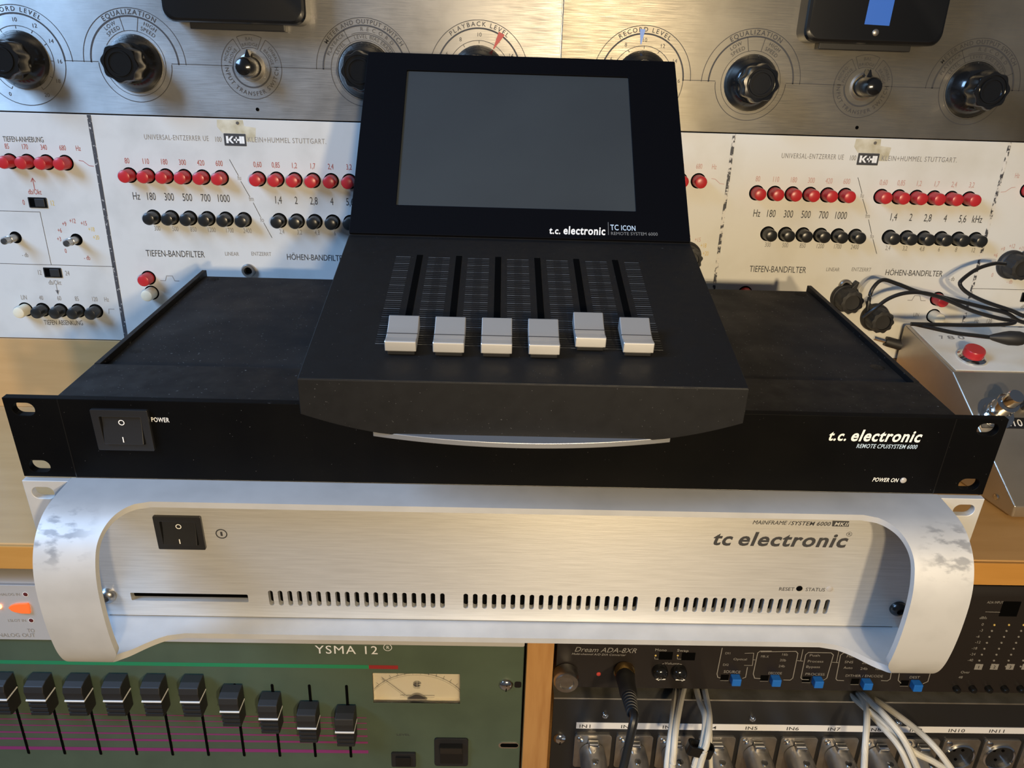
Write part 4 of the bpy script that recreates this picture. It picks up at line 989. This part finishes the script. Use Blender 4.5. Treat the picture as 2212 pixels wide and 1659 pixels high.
rack_screw(pp, F, (1209, 1594), 4.7, 'chrome')
def xlr(i, M_):
    t = Thing('connector_plug', 'grey metal plug in socket IN%d of the black patch panel' % (i+1), 'plug', M_, 'plugs in the patch panel')
    MB().lathe([(9.2, 2), (9.4, 9), (9.4, 24), (9.8, 25), (9.8, 28), (8.8, 29), (8.8, 31), (9.4, 32), (9.2, 38), (8.8, 39), (8.8, 41), (8.6, 42), (7.8, 60), (6.2, 72), (5.2, 74)], n=26).build('shell', 'nickel', t)
    MB().lathe([(4.4, 74), (4.0, 84), (3.2, 96), (.3, 96.2)], n=16).build('strain_relief', 'black_rubber', t)
    MB().box(-3.8, 3.8, -7.5, -1.9, 8.0, 12.4).build('latch', 'chrome', t, bevel=.8)
    MB().lathe([(2.3, 0), (2.3, .5), (.2, .6)], 0, 0, 16, T=TR(0, -17, 9.3) @ Matrix.Rotation(-PI/2, 4, 'X')).build('release_dot', 'chrome', t)
for i in range(9):
    w_ = pp.M @ Vector((sx0_+ppitch*i, 0, zs_-2)); xlr(i, TR(*w_) @ Matrix.Rotation(.05, 4, 'X'))
# ---- headphone jack plug and lead
s0 = unproj(cX(893, 330), LR-5); e0 = unproj(cX(968, 700), LR-62)
dirv = (Vector((e0.x, e0.y, e0.z))-s0).normalized()
Mj = TR(*s0) @ (Vector((0, -1, 0)).rotation_difference(dirv)).to_matrix().to_4x4()
jk = Thing('jack_plug', 'black jack plug with gold collar in the converter socket', 'jack plug', Mj)
MB().lathe([(3.1, -6), (3.1, -1), (6.4, -1), (6.6, 1), (6.6, 8), (6.2, 9)], n=22).build('collar', 'gold', jk)
L_ = (e0-s0).length
MB().lathe([(6.0, 9), (6.3, 10), (6.0, 16), (6.0, 17), (5.7, 18), (5.6, L_*.55), (5.0, L_*.62), (4.6, L_*.64)], n=22).build('barrel', 'black_rubber', jk)
sr = [(4.2, L_*.64)]
for i in range(6): h = L_*(.66+.06*i); sr += [(4.6-.2*i, h), (4.6-.2*i, h+2), (3.4-.15*i, h+2.3), (3.4-.15*i, h+3.4)]
MB().lathe(sr+[(2.6, L_)], n=18).build('strain_relief', 'black_rubber', jk)
solo_tube('headphone_cable', 'cable_black', 'thick black lead hanging from the jack plug', 'cable', [e0-dirv*3, e0+dirv*8, unproj(cX(905, 1100), LR-78), unproj(cX(860, 1290), LR-82), unproj(cX(840, 1500), LR-82), unproj(cX(830, 1900), LR-80), unproj(cX(850, 2500), LR-70)], 2.6)
# ---- white leads
def lead(label, qs, ys, r=2.1, grp=None):
    return solo_tube('audio_cable', 'cable_white', label, 'cable', [unproj(q, y) for q, y in zip(qs, ys)], r, grp, 10, 8)
ya = [LR+18, LR-14, LR-40, LR-52, LR-56]
lead('off-white cable hanging next to the black jack lead', [cX(1362, 425), cX(1340, 600), cX(1315, 830), cX(1280, 1100), cX(1262, 1330)], ya, grp='white cables below the converter')
lead('off-white cable hanging between another white cable and the tied pair', [cX(1432, 425), cX(1392, 600), cX(1352, 830), cX(1330, 1080), cX(1300, 1330)], [y-2 for y in ya], grp='white cables below the converter')
lead('off-white cable in the black cable tie, on the socket IN3 side', [cX(1515, 425), cX(1565, 600), cX(1612, 740), cX(1590, 960), cX(1520, 1150), cX(1480, 1330)], [LR+18, LR-10, LR-34, LR-48, LR-52, LR-54], grp='white cables below the converter')
lead('off-white cable in the black cable tie, on the socket IN5 side', [cX(1592, 425), cX(1628, 600), cX(1648, 760), cX(1625, 960), cX(1570, 1150), cX(1530, 1330)], [LR+18, LR-12, LR-37, LR-51, LR-54, LR-56], grp='white cables below the converter')
lead('yellowed cable dropping straight beside the tied pair', [cX(1580, 425), cX(1650, 800), cX(1655, 1000), cX(1668, 1330)], [LR+16, LR-30, LR-42, LR-50], r=1.4, grp='white cables below the converter')
a_ = unproj(cX(1562, 1015), LR-50)
tie = solo(MB().plate(rrect(-8.5, 8.5, -4, 4, 2.5, 3), [rrect(-7.3, 7.3, -2.9, 2.9, 2, 3)], -3.6, 3.6, T=Matrix.Rotation(PI/2, 4, 'X')), 'cable_tie', 'black_gloss', 'black cable tie around the two white cables', 'cable tie', TR(*a_) @ Matrix.Rotation(.25, 4, 'Y'), bevel=.3)
yb = [LR+22, LR-8, LR-30, LR-44, LR-50]
lead('pale cable hanging straight down by socket IN8', [cY(690, 960), cY(800, 1080), cY(822, 1220), cY(808, 1450), cY(795, 1720)], yb, grp='white cables fanning out at the patch panel')
lead('pale cable curving down between sockets IN8 and IN9, outermost of the fan', [cY(610, 965), cY(800, 1130), cY(950, 1290), cY(1110, 1480), cY(1215, 1720)], [y-3 for y in yb], grp='white cables fanning out at the patch panel')
lead('pale cable in the middle of the fan near socket IN9', [cY(720, 965), cY(830, 1070), cY(1010, 1260), cY(1170, 1470), cY(1265, 1720)], [y-1 for y in yb], grp='white cables fanning out at the patch panel')
lead('pale cable lying against the middle cable of the fan', [cY(745, 965), cY(860, 1085), cY(960, 1180), cY(1140, 1400), cY(1290, 1720)], [y-6 for y in yb], grp='white cables fanning out at the patch panel')
lead('pale cable sweeping widest from the fan, across socket IN10', [cY(800, 990), cY(1000, 1130), cY(1240, 1310), cY(1430, 1490), cY(1600, 1720)], [y-2 for y in yb], grp='white cables fanning out at the patch panel')
lead('pale cable branching low from the fan toward socket IN10', [cY(840, 1160), cY(1000, 1290), cY(1210, 1500), cY(1400, 1600), cY(1560, 1700)], [LR-22, LR-36, LR-44, LR-48, LR-50], grp='white cables fanning out at the patch panel')
# ================================================================ chrome pedal on the right of the desk
PXL, PXR = 343.0, 470.0
yaw = math.atan(-.16)
Mp = TR(350, 115, DZ)
pd = Thing('effects_pedal', 'chrome wedge-shaped effects pedal with red lamp and footswitch', 'effects pedal', Mp)
f3 = lambda p: pd.I @ Vector(p)
A = f3((349.5, 113, 15.8)); B = f3((336.5, 197.5, 81.8)); C = f3((326, 258, 100))
prof_ = [(A.y, 2.0), (A.y, A.z), (B.y, B.z), (C.y, C.z), (C.y+1.5, C.z-3), (C.y+1.5, 2.0)]
PWD = 130
xl = [A.x, A.x, B.x, C.x, C.x, C.x]
nv = len(prof_); hb = MB(); hb.v = [(xl[i], *prof_[i]) for i in range(nv)]+[(PWD, *prof_[i]) for i in range(nv)]
hb.f = [tuple(range(nv)), tuple(range(2*nv-1, nv-1, -1))]+[(i, i+nv, (i+1) % nv+nv, (i+1) % nv) for i in range(nv)]
hb.build('housing', 'pedal_metal', pd, bevel=1.2, seg=3)
for x, y in ((12, A.y+12), (PWD-12, A.y+12), (12, C.y-12), (PWD-12, C.y-12)):
    MB(TR(x, y, 2) @ Matrix.Rotation(PI/2, 4, 'X')).lathe([(6, -2), (6, 0)], n=16).build('foot', 'black_rubber', pd)
a1 = math.atan2(B.z-A.z, B.y-A.y); a2 = math.atan2(C.z-B.z, C.y-B.y)
F1 = Frame(pd.M @ TR(0, A.y, A.z) @ Matrix.Rotation(a1-PI/2, 4, 'X')); T1 = pd.I @ F1.M
F2 = Frame(pd.M @ TR(0, B.y, B.z) @ Matrix.Rotation(a2-PI/2, 4, 'X')); T2 = pd.I @ F2.M
lz = math.hypot(C.y-B.y, C.z-B.z); MB(T2).plate([(B.x+3, 1.5), (PWD-2.5, 1.5), (PWD-2.5, lz-2), (C.x+3, lz-2)], [], -.7, 0).build('name_plate', 'enamel_aged', pd, bevel=.2)
x, z = F2.px((2097, 775)); 
lp = MB(T2).lathe([(10.5, .7), (10.5, 2.2), (8.4, 3.8), (7.8, 4.0)], x, z, 28).build('lamp_bezel', 'chrome', pd)
MB(T2).lathe([(7.6, 3.6), (7.6, 8.6), (7.0, 9.6), (.3, 9.8)], x, z, 24).build('lamp_lens', 'button_red', lp)
P = MB(T2); cP = crop(1900, 680, 6.913)
ptext(P, F2, '7', cP(905, 372), cP(975, 374), 7, wgt=1, y=-.9, track=.2); ptext(P, F2, '8', cP(1020, 374), cP(1140, 378), 7, wgt=1, y=-.9); ptext(P, F2, '0', cP(1180, 376), cP(1290, 378), 7, wgt=1, y=-.9); P.build('printed_legend', 'ink_faded', pd)
x, z = F1.px((2150, 893))
fs_ = MB(T1).lathe([(13, 0), (13, .8), (9.5, 1.0), (9.5, 4.0), (8.0, 4.2), (7.6, 6.5), (7.9, 7.0), (7.9, 8), (7.3, 8.6), (7.3, 15), (7.8, 15.5), (7.8, 16.5), (7, 17)], x, z, 26).build('footswitch', 'chrome', pd)
MB(T1).lathe([(5.6, 17), (5.6, 25), (5.0, 26.5), (.3, 27)], x, z, 22).build('footswitch_plunger', 'chrome', fs_)
x0_, z0_ = F1.px((2150, 925)); x1_, z1_ = F1.px((2150, 902))
MB(T1).box(A.x-5, PWD-1.5, -.5, 0, z0_, z1_).build('name_strip', 'black_plastic', pd)
P = MB(T1); x, z = F1.px((2180, 921)); text(P, '.10', x, z, (z1_-z0_)*.62, wgt=1, y=-.7); P.build('printed_legend', 'ink_white', pd)
x, z = F1.px((2205, 878)); MB(T1).lathe([(5, 0), (5, 5), (4.4, 6), (.3, 6.2)], x+4, z, 20).build('small_knob', 'black_plastic', pd)
MB().lathe([(2.2, 0), (2, .8), (.3, 1.3)], 0, 0, 14, T=TR(A.x-2.6, A.y+16, 9) @ Matrix.Rotation(-PI/2, 4, 'Z')).build('side_screw', 'chrome', pd)

# ---- black leads and small plug lying over the pedal
def up_(q, y): return unproj(q, y)
cK = crop(1812, 500, 5.53)
def blead(label, qs, ys, r=1.5, grp='thin black leads over the chrome pedal'):
    if qs[-1][0] > 2200: qs = list(qs)+[(2330, qs[-1][1]-6), (2440, qs[-1][1]-14), (2560, qs[-1][1]-16)]; ys = list(ys)+[ys[-1]+8, ys[-1]+20, ys[-1]+24]
    return solo_tube('thin_cable', 'cable_black', label, 'cable', [up_(q, y) for q, y in zip(qs, ys)], r, grp, 8, 8)
blead('thin black lead rising from behind the rack computer and arching highest over the red button', [cK(330, 1010), cK(355, 850), cK(400, 690), cK(520, 580), cK(700, 625), cK(950, 720), cK(1300, 800), cK(1700, 900), cK(2000, 975), cK(2160, 1070), cK(2400, 1110)], [236, 236, 238, 240, 238, 232, 226, 220, 216, 214, 212])
blead('thin black lead arching low from the rack computer side to the pedal plug', [cK(285, 1030), cK(430, 920), cK(600, 800), cK(800, 735), cK(1020, 735), cK(1250, 800), cK(1600, 950), cK(1900, 1035), cK(2100, 1075), cK(2000, 1108), cK(1600, 1120), cK(1150, 1112), cK(860, 1105)], [234, 232, 232, 230, 228, 224, 216, 210, 208, 206, 206, 208, 210])
blead('thin black lead looping in front of the large knob beside the equalizer edge', [cK(1990, 390), cK(1850, 385), cK(1650, 450), cK(1480, 570), cK(1450, 640), cK(1540, 735), cK(1750, 840), cK(2050, 940), cK(2300, 1020)], [240, 238, 236, 232, 230, 228, 222, 216, 212])
blead('thin black lead running along the pedal top into the slim plug', [cK(900, 1105), cK(1100, 1150), cK(1400, 1215), cK(1650, 1245), cK(1830, 1268)], [212, 206, 200, 196, 194])
a_ = up_(cK(1810, 1262), 194); b_ = up_(cK(2260, 1285), 190)
dv_ = (b_-a_); Mq = TR(*a_) @ (Vector((0, -1, 0)).rotation_difference(dv_.normalized())).to_matrix().to_4x4()
pl = Thing('slim_plug', 'slim black moulded plug lying above the red lamp of the pedal', 'plug', Mq)
Lq = dv_.length
MB().lathe([(1.4, -1), (2.6, 2), (4.6, Lq*.35), (5.4, Lq*.5), (5.4, Lq*.75), (4.6, Lq*.86), (2.6, Lq*.9), (2.5, Lq)], n=18).build('body', 'black_rubber', pl)
yy = 180.0
while up_((1945, 746), yy).x < 350-.16*(yy-115) and yy < 262: yy += 1
b_ = up_((1945, 746), yy); a_ = up_((1893, 731), yy+4); dv_ = b_-a_
jm = Thing('jack_adapter', 'small black plug with bright tip between rack computer and pedal', 'plug', TR(*a_) @ (Vector((0, -1, 0)).rotation_difference(dv_.normalized())).to_matrix().to_4x4())
MB().lathe([(2.0, -2), (2.0, dv_.length*.4), (.5, dv_.length*.42)], n=14).build('tip', 'chrome', jm)
MB().lathe([(3.8, dv_.length*.38), (4.2, dv_.length*.5), (4.2, dv_.length), (3, dv_.length*1.05)], n=16).build('body', 'black_rubber', jm)
